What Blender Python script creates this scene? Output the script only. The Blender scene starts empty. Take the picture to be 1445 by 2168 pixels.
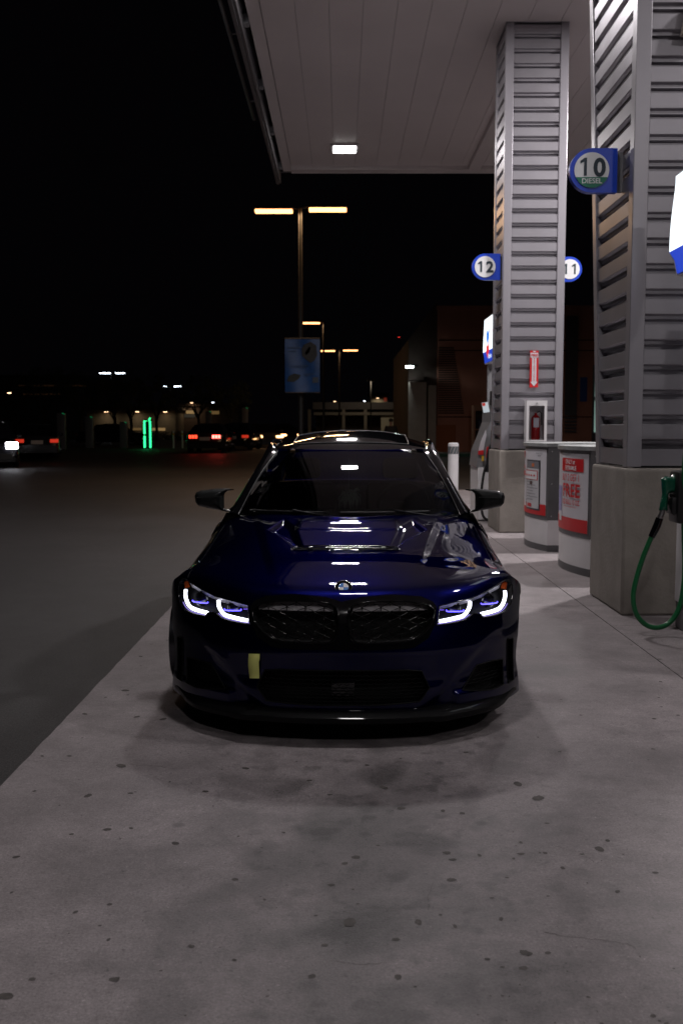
import bpy, bmesh, math, random
import numpy as np
from mathutils import Vector, Matrix
from mathutils.geometry import delaunay_2d_cdt
PI = math.pi
SC = bpy.context.scene
COL = SC.collection
R = math.radians
# ------------------------------------------------------------------ camera, world, exposure
FPX, CAM_H, PITCH = 2108.0, 1.46, math.atan(179 / 2108.0)
cam_d = bpy.data.cameras.new('camera')
cam = bpy.data.objects.new('camera', cam_d)
COL.objects.link(cam)
cam.location = (0, 0, CAM_H)
cam.rotation_euler = (PI / 2 - PITCH, 0, 0)
cam_d.sensor_fit = 'VERTICAL'
cam_d.sensor_height = 36.0
cam_d.lens = FPX / 2168 * 36.0
cam_d.clip_end = 2000
cam_d.clip_start = 0.05
cam_d.dof.use_dof = True
cam_d.dof.focus_distance = 4.8
cam_d.dof.aperture_fstop = 5.0
SC.camera = cam
world = bpy.data.worlds.new('World')
SC.world = world
world.use_nodes = True
world.node_tree.nodes['Background'].inputs[0].default_value = (0.35, 0.30, 0.42, 1)
world.node_tree.nodes['Background'].inputs[1].default_value = 0.0022
SC.view_settings.view_transform = 'Standard'
SC.view_settings.look = 'None'
SC.view_settings.exposure = 0.0
SC.view_settings.gamma = 1.0
CP, SP = math.cos(PITCH), math.sin(PITCH)


def at(px, py, Y):
    """world point on the photographed ray at distance Y"""
    a = (px - 722.5) / FPX
    b = (1084 - py) / FPX
    dy = CP + b * SP
    return Vector((a * Y / dy, Y, CAM_H + (-SP + b * CP) / dy * Y))


# ------------------------------------------------------------------ tags
def tag(o, label=None, cat=None, group=None, kind=None):
    for k, v in (('label', label), ('category', cat), ('group', group), ('kind', kind)):
        if v:
            o[k] = v
    return o


def empty(name, loc=(0, 0, 0), rz=0.0, **kw):
    o = bpy.data.objects.new(name, None)
    o.empty_display_size = 0.2
    COL.objects.link(o)
    o.location = loc
    o.rotation_euler = (0, 0, rz)
    return tag(o, **kw)


def copy_tree(o, parent=None):
    c = o.copy()
    COL.objects.link(c)
    if parent is not None:
        c.parent = parent
    for ch in list(o.children):
        copy_tree(ch, c)
    return c


# ------------------------------------------------------------------ materials
MATS = {}


def mat(name, col=(0.5, 0.5, 0.5), rough=0.5, metal=0.0, coat=0.0, emit=None, es=0.0, trans=0.0, spec=None,
        noise=None, bump=None, coatr=0.03, ior=None):
    """principled material; noise=(scale, amount, detail) varies colour, bump=(scale, strength)"""
    if name in MATS:
        return MATS[name]
    m = bpy.data.materials.new(name)
    m.use_nodes = True
    nt = m.node_tree
    b = nt.nodes['Principled BSDF']
    b.inputs['Base Color'].default_value = (*col, 1)
    b.inputs['Roughness'].default_value = rough
    b.inputs['Metallic'].default_value = metal
    b.inputs['Coat Weight'].default_value = coat
    b.inputs['Coat Roughness'].default_value = coatr
    if spec is not None:
        b.inputs['Specular IOR Level'].default_value = spec
    if ior:
        b.inputs['IOR'].default_value = ior
    if trans:
        b.inputs['Transmission Weight'].default_value = trans
    if emit:
        b.inputs['Emission Color'].default_value = (*emit, 1)
        b.inputs['Emission Strength'].default_value = es
    tc = nt.nodes.new('ShaderNodeTexCoord')
    if noise:
        n = nt.nodes.new('ShaderNodeTexNoise')
        n.inputs['Scale'].default_value = noise[0]
        n.inputs['Detail'].default_value = noise[2] if len(noise) > 2 else 6
        n.inputs['Roughness'].default_value = 0.62
        nt.links.new(tc.outputs['Object'], n.inputs['Vector'])
        r = nt.nodes.new('ShaderNodeMapRange')
        r.inputs[1].default_value = 0.3
        r.inputs[2].default_value = 0.7
        r.inputs[3].default_value = 1 - noise[1]
        r.inputs[4].default_value = 1 + noise[1]
        nt.links.new(n.outputs[0], r.inputs[0])
        mx = nt.nodes.new('ShaderNodeVectorMath')
        mx.operation = 'SCALE'
        mx.inputs[0].default_value = col
        nt.links.new(r.outputs[0], mx.inputs['Scale'])
        nt.links.new(mx.outputs[0], b.inputs['Base Color'])
        r2 = nt.nodes.new('ShaderNodeMapRange')
        r2.inputs[3].default_value = max(0.02, rough * 0.85)
        r2.inputs[4].default_value = min(1, rough * 1.15)
        nt.links.new(n.outputs[0], r2.inputs[0])
        nt.links.new(r2.outputs[0], b.inputs['Roughness'])
    if bump:
        n = nt.nodes.new('ShaderNodeTexNoise')
        n.inputs['Scale'].default_value = bump[0]
        n.inputs['Detail'].default_value = 5
        nt.links.new(tc.outputs['Object'], n.inputs['Vector'])
        bp = nt.nodes.new('ShaderNodeBump')
        bp.inputs['Strength'].default_value = bump[1]
        bp.inputs['Distance'].default_value = 0.01
        nt.links.new(n.outputs[0], bp.inputs['Height'])
        nt.links.new(bp.outputs[0], b.inputs['Normal'])
    MATS[name] = m
    return m


def glow(name, col, s):
    m = mat(name, (0.02, 0.02, 0.02), 0.4, emit=col, es=s)
    m.cycles.emission_sampling = 'AUTO'
    return m


def clear(name, tint, ior=1.45, rough=0.02):
    """thin clear or tinted glass: fresnel mirror over a tinted see-through layer"""
    if name in MATS:
        return MATS[name]
    m = bpy.data.materials.new(name)
    m.use_nodes = True
    nt = m.node_tree
    nt.nodes.clear()
    out = nt.nodes.new('ShaderNodeOutputMaterial')
    mix = nt.nodes.new('ShaderNodeMixShader')
    t = nt.nodes.new('ShaderNodeBsdfTransparent')
    t.inputs[0].default_value = (*tint, 1)
    g = nt.nodes.new('ShaderNodeBsdfGlossy')
    g.inputs['Roughness'].default_value = rough
    f = nt.nodes.new('ShaderNodeFresnel')
    f.inputs[0].default_value = ior
    nt.links.new(f.outputs[0], mix.inputs[0])
    nt.links.new(t.outputs[0], mix.inputs[1])
    nt.links.new(g.outputs[0], mix.inputs[2])
    nt.links.new(mix.outputs[0], out.inputs[0])
    MATS[name] = m
    return m


def mathn(nt, op, a, b=None, c=None):
    n = nt.nodes.new('ShaderNodeMath')
    n.operation = op
    for i, v in enumerate((a, b, c)):
        if v is None:
            continue
        if isinstance(v, (int, float)):
            n.inputs[i].default_value = v
        else:
            nt.links.new(v, n.inputs[i])
    return n.outputs[0]


def noisen(nt, vec, scale, detail=5, rough=0.6, dist=0.0):
    n = nt.nodes.new('ShaderNodeTexNoise')
    n.inputs['Scale'].default_value = scale
    n.inputs['Detail'].default_value = detail
    n.inputs['Roughness'].default_value = rough
    n.inputs['Distortion'].default_value = dist
    nt.links.new(vec, n.inputs['Vector'])
    return n.outputs[0]


def maprange(nt, v, a, b, c, d):
    n = nt.nodes.new('ShaderNodeMapRange')
    nt.links.new(v, n.inputs[0])
    for i, x in enumerate((a, b, c, d)):
        n.inputs[i + 1].default_value = x
    return n.outputs[0]


def concrete_ground():
    m = bpy.data.materials.new('stained_concrete')
    m.use_nodes = True
    nt = m.node_tree
    b = nt.nodes['Principled BSDF']
    tc = nt.nodes.new('ShaderNodeTexCoord').outputs['Object']
    sep = nt.nodes.new('ShaderNodeSeparateXYZ')
    nt.links.new(tc, sep.inputs[0])
    # large mottling, fine grain, pale and dark flecks
    big = maprange(nt, noisen(nt, tc, 1.1, 4, 0.55, 0.3), 0.32, 0.68, 0.80, 1.15)
    mid = maprange(nt, noisen(nt, tc, 5.5, 6, 0.65), 0.3, 0.7, 0.80, 1.13)
    fine = maprange(nt, noisen(nt, tc, 110, 3, 0.8), 0.3, 0.7, 0.66, 1.32)
    grit = maprange(nt, noisen(nt, tc, 34, 4, 0.75), 0.3, 0.7, 0.84, 1.15)
    v = mathn(nt, 'MULTIPLY', mathn(nt, 'MULTIPLY', big, mid), mathn(nt, 'MULTIPLY', fine, grit))
    # pale wear flecks
    fleck = maprange(nt, noisen(nt, tc, 75, 1, 0.5), 0.72, 0.76, 1.0, 1.5)
    v = mathn(nt, 'MULTIPLY', v, fleck)
    # the big oil stains that stay where cars drip
    nz = nt.nodes.new('ShaderNodeTexNoise')
    nz.inputs['Scale'].default_value = 4.5
    nz.inputs['Detail'].default_value = 4
    nt.links.new(tc, nz.inputs['Vector'])
    wob = nt.nodes.new('ShaderNodeVectorMath')
    wob.operation = 'MULTIPLY_ADD'
    nt.links.new(nz.outputs['Color'], wob.inputs[0])
    wob.inputs[1].default_value = (0.34, 0.34, 0)
    nt.links.new(tc, wob.inputs[2])
    stain = None
    for px, py, r_, k_ in ((590, 1815, .17, .30), (665, 1765, .13, .25), (765, 1775, .22, .34), (745, 1960, .20, .38), (865, 1950, .13, .22), (790, 1860, .22, .26), (1060, 2110, .20, .30),
                           (165, 1850, .22, .16), (1010, 1935, .13, .20), (725, 1705, .14, .15), (570, 1870, .12, .2), (820, 1730, .18, .18), (1280, 1890, .22, .14), (700, 2090, .22, .2),
                           (1150, 1418, .22, .22), (840, 1650, .3, .16), (1400, 1640, .4, .14), (1190, 1838, .07, .18), (350, 1990, .2, .1), (760, 1420, .9, .12)):
        b2 = (1084 - py) / FPX
        Y_ = -CAM_H * (CP + b2 * SP) / (-SP + b2 * CP)
        X_ = (px - 722.5) / FPX * Y_ / (CP + b2 * SP)
        dn = nt.nodes.new('ShaderNodeVectorMath')
        dn.operation = 'DISTANCE'
        nt.links.new(wob.outputs[0], dn.inputs[0])
        dn.inputs[1].default_value = (X_ + 0.17, Y_ + 0.17, 0)
        t_ = maprange(nt, dn.outputs['Value'], r_ * 0.35, r_ * 1.15, 1 - 1.5 * k_, 1.0)
        stain = t_ if stain is None else mathn(nt, 'MULTIPLY', stain, t_)
    v = mathn(nt, 'MULTIPLY', v, stain)
    # oil-drip blotches, densest down the middle of the lane
    blot = maprange(nt, noisen(nt, tc, 3.4, 3, 0.5, 0.2), 0.50, 0.64, 0.0, 1.0)
    blot2 = maprange(nt, noisen(nt, tc, 9.0, 2, 0.5), 0.56, 0.66, 0.0, 1.0)
    lane = mathn(nt, 'ABSOLUTE', mathn(nt, 'SUBTRACT', sep.outputs[0], 0.22))
    lane = maprange(nt, lane, 0.15, 1.0, 1.0, 0.22)
    dark = mathn(nt, 'MULTIPLY', mathn(nt, 'MAXIMUM', blot, mathn(nt, 'MULTIPLY', blot2, 0.8)), lane)
    v = mathn(nt, 'MULTIPLY', v, maprange(nt, dark, 0, 1, 1.0, 0.52))
    # overall traffic film along the lane centre
    v = mathn(nt, 'MULTIPLY', v, maprange(nt, lane, 0.22, 1.0, 1.05, 0.86))
    # round drip spots
    vor = nt.nodes.new('ShaderNodeTexVoronoi')
    vor.inputs['Scale'].default_value = 2.6
    nt.links.new(tc, vor.inputs['Vector'])
    spot = maprange(nt, vor.outputs['Distance'], 0.035, 0.075, 0.62, 1.0)
    v = mathn(nt, 'MULTIPLY', v, spot)
    pit = maprange(nt, noisen(nt, tc, 48, 2, 0.5), 0.66, 0.72, 1.0, 0.62)
    v = mathn(nt, 'MULTIPLY', v, pit)
    # hairline cracks: thin ridges of a distorted noise, kept to a few places
    cr = mathn(nt, 'ABSOLUTE', mathn(nt, 'SUBTRACT', noisen(nt, tc, 0.9, 5, 0.6, 0.4), 0.5))
    cr = maprange(nt, cr, 0.0, 0.0016, 1.0, 0.0)
    gate = maprange(nt, noisen(nt, tc, 1.7, 1, 0.5), 0.52, 0.60, 0.0, 1.0)
    v = mathn(nt, 'MULTIPLY', v, maprange(nt, mathn(nt, 'MULTIPLY', cr, gate), 0, 1, 1.0, 0.6))
    sc = nt.nodes.new('ShaderNodeVectorMath')
    sc.operation = 'SCALE'
    sc.inputs[0].default_value = (0.262, 0.232, 0.238)
    nt.links.new(v, sc.inputs['Scale'])
    nt.links.new(sc.outputs[0], b.inputs['Base Color'])
    nt.links.new(maprange(nt, v, 0.5, 1.2, 0.55, 0.85), b.inputs['Roughness'])
    bp = nt.nodes.new('ShaderNodeBump')
    bp.inputs['Strength'].default_value = 0.35
    bp.inputs['Distance'].default_value = 0.006
    nt.links.new(mathn(nt, 'ADD', noisen(nt, tc, 120, 4, 0.7), mathn(nt, 'MULTIPLY', noisen(nt, tc, 9, 4), 1.5)), bp.inputs['Height'])
    nt.links.new(bp.outputs[0], b.inputs['Normal'])
    return m


def asphalt_ground():
    m = bpy.data.materials.new('worn_asphalt')
    m.use_nodes = True
    nt = m.node_tree
    b = nt.nodes['Principled BSDF']
    tc = nt.nodes.new('ShaderNodeTexCoord').outputs['Object']
    v = mathn(nt, 'MULTIPLY', maprange(nt, noisen(nt, tc, 0.5, 5), 0.3, 0.7, 0.75, 1.2),
              maprange(nt, noisen(nt, tc, 90, 3, 0.75), 0.35, 0.7, 0.3, 2.1))
    v = mathn(nt, 'MULTIPLY', v, maprange(nt, noisen(nt, tc, 4, 4), 0.35, 0.65, 0.9, 1.1))
    sc = nt.nodes.new('ShaderNodeVectorMath')
    sc.operation = 'SCALE'
    sc.inputs[0].default_value = (0.029, 0.0265, 0.0275)
    nt.links.new(v, sc.inputs['Scale'])
    nt.links.new(sc.outputs[0], b.inputs['Base Color'])
    b.inputs['Roughness'].default_value = 0.62
    bp = nt.nodes.new('ShaderNodeBump')
    bp.inputs['Strength'].default_value = 0.8
    bp.inputs['Distance'].default_value = 0.008
    nt.links.new(noisen(nt, tc, 130, 4, 0.8), bp.inputs['Height'])
    nt.links.new(bp.outputs[0], b.inputs['Normal'])
    return m


M_CONC = concrete_ground()
M_ASPH = asphalt_ground()
M_PAINT = mat('blue_metallic_paint', (0.0020, 0.0026, 0.043), 0.38, metal=1.0, coat=1.0, coatr=0.018)
M_PAINT.node_tree.nodes['Principled BSDF'].inputs['Specular Tint'].default_value = (0.07, 0.07, 0.34, 1)
M_PAINT.node_tree.nodes['Principled BSDF'].inputs['Coat IOR'].default_value = 1.38
M_GLOSSB = mat('gloss_black', (0.004, 0.004, 0.005), 0.06, coat=0.3)
M_CARBON = mat('carbon_fibre', (0.008, 0.009, 0.009), 0.5, spec=0.1, coat=0.35, coatr=0.03, noise=(60, 0.4, 2))
M_LATT = mat('lattice_black', (0.002, 0.002, 0.0025), 0.10, spec=0.25)
M_SATIN = mat('satin_black', (0.010, 0.010, 0.011), 0.45)
M_BLKMESH = mat('intake_black', (0.003, 0.003, 0.0035), 0.55, spec=0.2)
M_MATB = mat('matte_black', (0.006, 0.006, 0.006), 0.8)
M_RUBBER = mat('rubber', (0.012, 0.012, 0.012), 0.75, bump=(60, 0.3))
M_RIM = mat('dark_alloy', (0.08, 0.08, 0.09), 0.3, metal=1.0)
M_CHROME = mat('chrome', (0.75, 0.75, 0.78), 0.08, metal=1.0)
M_GREYT = mat('grey_trim', (0.42, 0.40, 0.41), 0.4)
M_GLASS = clear('tinted_windscreen', (0.22, 0.23, 0.23), 1.55)
M_SIDEG = clear('side_glass', (0.12, 0.12, 0.13), 1.5)
M_COVER = clear('headlight_cover', (0.93, 0.93, 0.95), 1.38)
M_DRL = glow('daylight_strip', (0.86, 0.88, 1.0), 5.0)
M_BLUEL = glow('blue_strip', (0.09, 0.07, 1.0), 4.5)
M_AMBER = mat('amber_reflector', (0.45, 0.07, 0.01), 0.25)
M_STRAP = mat('yellow_webbing', (0.78, 0.80, 0.24), 0.7, bump=(300, 0.3))
M_WHITEP = mat('white_enamel', (0.72, 0.70, 0.71), 0.35, noise=(4, 0.05))
M_WHITE = mat('white_face', (0.78, 0.78, 0.79), 0.4)
M_CLAD = mat('grey_cladding', (0.35, 0.335, 0.365), 0.38, metal=0.6, noise=(2.0, 0.07), bump=(3, 0.06))
M_CLADD = mat('grey_cladding_trim', (0.34, 0.325, 0.355), 0.34, metal=0.35, noise=(1.5, 0.05))
M_CBASE = mat('cast_concrete', (0.26, 0.235, 0.21), 0.85, noise=(3.0, 0.20), bump=(40, 0.25))
M_SOFFIT = mat('soffit_panel', (0.62, 0.56, 0.555), 0.5, noise=(0.7, 0.05))
M_FASCIA = mat('dark_fascia', (0.10, 0.095, 0.10), 0.45, noise=(1, 0.1))
M_SIGNB = mat('sign_blue', (0.012, 0.06, 0.55), 0.35)
M_GREEN = mat('sign_green', (0.01, 0.17, 0.10), 0.4)
M_DKTXT = mat('sign_text_dark', (0.02, 0.035, 0.05), 0.5)
M_RED = mat('poster_red', (0.62, 0.015, 0.02), 0.4)
M_POSTER = mat('poster_white', (0.68, 0.66, 0.70), 0.35, noise=(5, 0.03))
M_GREYM = mat('kiosk_grey', (0.115, 0.112, 0.118), 0.45, noise=(6, 0.08))
M_PGREY = mat('pump_grey', (0.20, 0.20, 0.21), 0.4)
M_HOSEG = mat('green_hose', (0.008, 0.14, 0.045), 0.38)
M_NOZG = mat('green_nozzle', (0.006, 0.10, 0.055), 0.22, coat=0.5)
M_YEL = mat('yellow_label', (0.75, 0.45, 0.02), 0.5)
M_STEEL = mat('steel', (0.55, 0.54, 0.55), 0.3, metal=1.0)
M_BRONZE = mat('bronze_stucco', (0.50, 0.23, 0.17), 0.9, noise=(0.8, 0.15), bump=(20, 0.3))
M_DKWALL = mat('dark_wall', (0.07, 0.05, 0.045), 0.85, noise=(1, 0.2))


# ------------------------------------------------------------------ mesh builder
class MB:
    def __init__(s):
        s.v, s.f, s.m, s.nrm = [], [], [], None

    def add(s, verts, faces, mi=0):
        o = len(s.v)
        s.v += [tuple(p) for p in verts]
        s.f += [tuple(i + o for i in f) for f in faces]
        s.m += [mi] * len(faces)
        return s

    def box(s, x0, x1, y0, y1, z0, z1, mi=0, bev=0.0):
        if bev:
            bm = bmesh.new()
            bmesh.ops.create_cube(bm, size=1)
            for v in bm.verts:
                v.co = Vector(((x0 + x1) / 2 + v.co.x * (x1 - x0), (y0 + y1) / 2 + v.co.y * (y1 - y0), (z0 + z1) / 2 + v.co.z * (z1 - z0)))
            bmesh.ops.bevel(bm, geom=bm.edges[:], offset=bev, segments=2, affect='EDGES', profile=0.5)
            bm.verts.index_update()
            s.add([v.co[:] for v in bm.verts], [[v.index for v in f.verts] for f in bm.faces], mi)
            bm.free()
            return s
        v = [(x, y, z) for z in (z0, z1) for y in (y0, y1) for x in (x0, x1)]
        return s.add(v, [(0, 2, 3, 1), (4, 5, 7, 6), (0, 1, 5, 4), (2, 6, 7, 3), (0, 4, 6, 2), (1, 3, 7, 5)], mi)

    def grid(s, pts, mi=0, flip=False, closed=False):
        n, k = len(pts), len(pts[0])
        f = []
        for i in range(n - 1):
            for j in range(k if closed else k - 1):
                a, b, c, d = i * k + j, i * k + (j + 1) % k, (i + 1) * k + (j + 1) % k, (i + 1) * k + j
                f.append((a, d, c, b) if flip else (a, b, c, d))
        return s.add([p for r in pts for p in r], f, mi)

    def prism(s, poly, f3, t0, t1, mi=0):
        """poly 2-D list, f3(a, b, t) -> xyz"""
        n = len(poly)
        v = [f3(a, b, t0) for a, b in poly] + [f3(a, b, t1) for a, b in poly]
        f = [tuple(range(n))[::-1], tuple(range(n, 2 * n))] + [(i, (i + 1) % n, n + (i + 1) % n, n + i) for i in range(n)]
        return s.add(v, f, mi)

    def tube(s, path, r, seg=10, mi=0, cap=True):
        path = [Vector(p) for p in path]
        n = len(path)
        rr = r if isinstance(r, (list, tuple)) else [r] * n
        rings = []
        up = Vector((0, 0, 1))
        t0 = (path[1] - path[0]).normalized()
        if abs(t0.dot(up)) > 0.9:
            up = Vector((0, 1, 0))
        u = t0.cross(up).normalized()
        for i, p in enumerate(path):
            t = (path[min(i + 1, n - 1)] - path[max(i - 1, 0)]).normalized()
            u = (u - t * u.dot(t)).normalized()
            w = t.cross(u)
            rings.append([p + (u * math.cos(2 * PI * k / seg) + w * math.sin(2 * PI * k / seg)) * rr[i] for k in range(seg)])
        o = len(s.v)
        s.grid(rings, mi, closed=True)
        if cap:
            s.f.append(tuple(o + k for k in range(seg)))
            s.f.append(tuple(o + (n - 1) * seg + k for k in range(seg))[::-1])
            s.m += [mi, mi]
        return s

    def lathe(s, prof, c, axis='z', seg=24, mi=0):
        """prof list of (radius, height)"""
        rings = []
        for r, h in prof:
            ring = []
            for k in range(seg):
                a = 2 * PI * k / seg
                x, y = r * math.cos(a), r * math.sin(a)
                p = {'z': (x, y, h), 'x': (h, x, y), 'y': (y, h, x)}[axis]
                ring.append((c[0] + p[0], c[1] + p[1], c[2] + p[2]))
            rings.append(ring)
        return s.grid(rings, mi, closed=True)

    def disc(s, c, r, f3=None, seg=32, mi=0):
        v = [(c[0] + r * math.cos(2 * PI * k / seg), c[1] + r * math.sin(2 * PI * k / seg)) for k in range(seg)]
        return s.add([f3(*p) for p in v], [tuple(range(seg))], mi)

    def build(s, name, mats, parent=None, smooth=False, normals=None, loc=None):
        me = bpy.data.meshes.new(name)
        me.from_pydata(s.v, [], s.f)
        if not isinstance(mats, (list, tuple)):
            mats = [mats]
        for m in mats:
            me.materials.append(m)
        if len(mats) > 1:
            me.polygons.foreach_set('material_index', s.m)
        me.update()
        if smooth:
            me.shade_smooth()
            if smooth != 'all' and normals is None:
                try:
                    me.set_sharp_from_angle(angle=R(smooth if smooth is not True else 35))
                except Exception:
                    pass
        if normals is not None:
            me.normals_split_custom_set_from_vertices(normals)
        o = bpy.data.objects.new(name, me)
        COL.objects.link(o)
        if parent is not None:
            o.parent = parent
        if loc is not None:
            o.location = loc
        return o


def catmull(P, n=8, closed=False):
    P = [Vector(p) for p in P]
    out = []
    m = len(P)
    for i in range(m if closed else m - 1):
        if closed:
            p0, p1, p2, p3 = P[(i - 1) % m], P[i], P[(i + 1) % m], P[(i + 2) % m]
        else:
            p0, p1, p2, p3 = P[max(i - 1, 0)], P[i], P[i + 1], P[min(i + 2, m - 1)]
        for k in range(n):
            t = k / n
            out.append(0.5 * ((2 * p1) + (p2 - p0) * t + (2 * p0 - 5 * p1 + 4 * p2 - p3) * t * t + (3 * p1 - p0 - 3 * p2 + p3) * t ** 3))
    if not closed:
        out.append(P[-1])
    return out


def interp(x, xs, ys):
    return float(np.interp(x, xs, ys))


def cr1(t, ys, xs):
    """Catmull-Rom through (xs, ys), non-uniform handled by finite-difference tangents"""
    if t <= xs[0]:
        return ys[0] + (t - xs[0]) * (ys[1] - ys[0]) / (xs[1] - xs[0])
    if t >= xs[-1]:
        return ys[-1] + (t - xs[-1]) * (ys[-1] - ys[-2]) / (xs[-1] - xs[-2])
    i = 0
    while t > xs[i + 1]:
        i += 1
    h = xs[i + 1] - xs[i]

    def tan(k):
        if k == 0:
            return (ys[1] - ys[0]) / (xs[1] - xs[0])
        if k == len(xs) - 1:
            return (ys[-1] - ys[-2]) / (xs[-1] - xs[-2])
        return (ys[k + 1] - ys[k - 1]) / (xs[k + 1] - xs[k - 1])
    u = (t - xs[i]) / h
    return ((2 * u ** 3 - 3 * u * u + 1) * ys[i] + (u ** 3 - 2 * u * u + u) * h * tan(i)
            + (-2 * u ** 3 + 3 * u * u) * ys[i + 1] + (u ** 3 - u * u) * h * tan(i + 1))


def inpoly(px, py, poly):
    px = np.asarray(px, float)
    py = np.asarray(py, float)
    c = np.zeros(px.shape, bool)
    n = len(poly)
    for i in range(n):
        x1, y1 = poly[i]
        x2, y2 = poly[(i + 1) % n]
        if y1 == y2:
            continue
        k = ((y1 > py) != (y2 > py)) & (px < (x2 - x1) * (py - y1) / (y2 - y1) + x1)
        c ^= k
    return c


def edist(px, py, poly):
    """distance to a closed polyline"""
    px = np.asarray(px, float)
    py = np.asarray(py, float)
    d = np.full(px.shape, 1e9)
    n = len(poly)
    for i in range(n):
        x1, y1 = poly[i]
        x2, y2 = poly[(i + 1) % n]
        L = (x2 - x1) ** 2 + (y2 - y1) ** 2 + 1e-12
        t = np.clip(((px - x1) * (x2 - x1) + (py - y1) * (y2 - y1)) / L, 0, 1)
        d = np.minimum(d, np.hypot(px - x1 - t * (x2 - x1), py - y1 - t * (y2 - y1)))
    return d


def resample(poly, step):
    out = []
    n = len(poly)
    for i in range(n):
        a, b = poly[i], poly[(i + 1) % n]
        k = max(1, int(math.hypot(b[0] - a[0], b[1] - a[1]) / step))
        out += [(a[0] + (b[0] - a[0]) * j / k, a[1] + (b[1] - a[1]) * j / k) for j in range(k)]
    return out


def cdt(outer, holes=(), step=0.012):
    """fine triangulation of a polygon with holes, clean outlines"""
    loops = [resample(outer, step)] + [resample(h, step) for h in holes]
    pts, edges = [], []
    for lp in loops:
        o = len(pts)
        pts += lp
        edges += [(o + i, o + (i + 1) % len(lp)) for i in range(len(lp))]
    xs = [p[0] for p in outer]
    ys = [p[1] for p in outer]
    gx, gy = np.meshgrid(np.arange(min(xs), max(xs), step), np.arange(min(ys), max(ys), step * 0.9))
    gx = gx + (np.arange(gx.shape[0]) % 2)[:, None] * step * 0.5
    gx, gy = gx.ravel(), gy.ravel()
    ok = inpoly(gx, gy, outer) & (edist(gx, gy, outer) > step * 0.45)
    for h in holes:
        ok &= ~inpoly(gx, gy, h) & (edist(gx, gy, h) > step * 0.45)
    pts += list(zip(gx[ok].tolist(), gy[ok].tolist()))
    r = delaunay_2d_cdt([Vector(p) for p in pts], edges, [], 0, 1e-6)
    V = [(v[0], v[1]) for v in r[0]]
    F = [tuple(f) for f in r[2]]
    cx = np.array([sum(V[i][0] for i in f) / len(f) for f in F])
    cy = np.array([sum(V[i][1] for i in f) / len(f) for f in F])
    k = inpoly(cx, cy, outer)
    for h in holes:
        k &= ~inpoly(cx, cy, h)
    return V, [f for f, q in zip(F, k) if q]


def surf_patch(name, m, parent, outer, holes, step, S, off=0.0, nsign=1):
    """triangulated patch mapped onto surface S(a, b) with analytic normals"""
    V, F = cdt(outer, holes, step)
    P, N = [], []
    e = 0.002
    for a, b in V:
        p = Vector(S(a, b))
        n = (Vector(S(a + e, b)) - Vector(S(a - e, b))).cross(Vector(S(a, b + e)) - Vector(S(a, b - e)))
        n = n.normalized() if n.length > 1e-12 else Vector((0, -1, 0))
        n *= nsign
        P.append(p + n * off)
        N.append(n)
    mb = MB()
    mb.add(P, F)
    # make winding agree with the normals
    if F:
        a, b, c = (P[i] for i in F[len(F) // 2][:3])
        if (b - a).cross(c - a).dot(N[F[len(F) // 2][0]]) < 0:
            mb.f = [f[::-1] for f in mb.f]
    return mb.build(name, m, parent, smooth='all', normals=N)


def text(body, size, f3, m, parent, name='lettering', align='CENTER', bold=0.0, sx=1.0, sub=0.0, sp=1.0):
    """flat lettering mapped by f3(u, v); u to the right, v up, baseline centre at 0,0"""
    cu = bpy.data.curves.new('lettering_curve', 'FONT')
    cu.body = body
    cu.size = size
    cu.align_x = align
    cu.offset = bold
    cu.resolution_u = 4
    cu.space_character = sp
    ob = bpy.data.objects.new('lettering_source', cu)
    COL.objects.link(ob)
    bpy.context.view_layer.update()
    me = bpy.data.meshes.new_from_object(ob.evaluated_get(bpy.context.evaluated_depsgraph_get()))
    bpy.data.objects.remove(ob)
    if sub:
        bm = bmesh.new()
        bm.from_mesh(me)
        bmesh.ops.subdivide_edges(bm, edges=[e for e in bm.edges if e.calc_length() > sub], cuts=2)
        bmesh.ops.triangulate(bm, faces=bm.faces[:])
        bm.to_mesh(me)
        bm.free()
    for v in me.vertices:
        v.co = Vector(f3(v.co.x * sx, v.co.y))
    me.materials.clear()
    me.materials.append(m)
    me.name = name
    o = bpy.data.objects.new(name, me)
    COL.objects.link(o)
    o.parent = parent
    return o


def struct(name, mb, m, **k):
    o = mb.build(name, m, **k)
    o['kind'] = 'structure'
    return o


# ================================================================== GROUND
g = MB()
g.add([(-700, -60, -0.012), (700, -60, -0.012), (700, 1400, -0.012), (-700, 1400, -0.012)], [(0, 1, 2, 3)])
struct('asphalt_road', g, M_ASPH)
# concrete pad in slabs, with real joints
rnd = random.Random(4)
g = MB()
XE = [(-1.39, 1.985), (1.993, 3.60), (3.608, 7.2)]
for xi, (x0, x1) in enumerate(XE):
    ys = [-9.0, -4.4, 0.4, 8.08, 13.2, 18.4, 23.4] if xi == 0 else ([-9.0, -4.4, 1.0, 7.257, 8.08, 13.2, 18.4, 23.4] if xi == 1 else [-9.0, 0.4, 8.08, 18.4, 23.4])
    for a, b in zip(ys, ys[1:]):
        a2, b2 = a + 0.003, b - 0.003
        # ragged outer edge against the asphalt
        if xi == 0:
            k = max(2, int((b2 - a2) / 0.10))
            left = [(x0 + rnd.uniform(-0.003, 0.003), a2 + (b2 - a2) * i / k) for i in range(k + 1)]
        else:
            left = [(x0, a2), (x0, b2)]
        poly = left + [(x1, b2), (x1, a2)]
        g.prism(poly, lambda p, q, t: (p, q, t), -0.011, 0.0)
struct('concrete_forecourt', g, M_CONC)
g = MB()
g.add([(-1.38, -9, -0.008), (7.19, -9, -0.008), (7.19, 23.39, -0.008), (-1.38, 23.39, -0.008)], [(0, 1, 2, 3)])
struct('forecourt_joints', g, mat('joint_filler', (0.035, 0.03, 0.028), 0.9))
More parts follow.
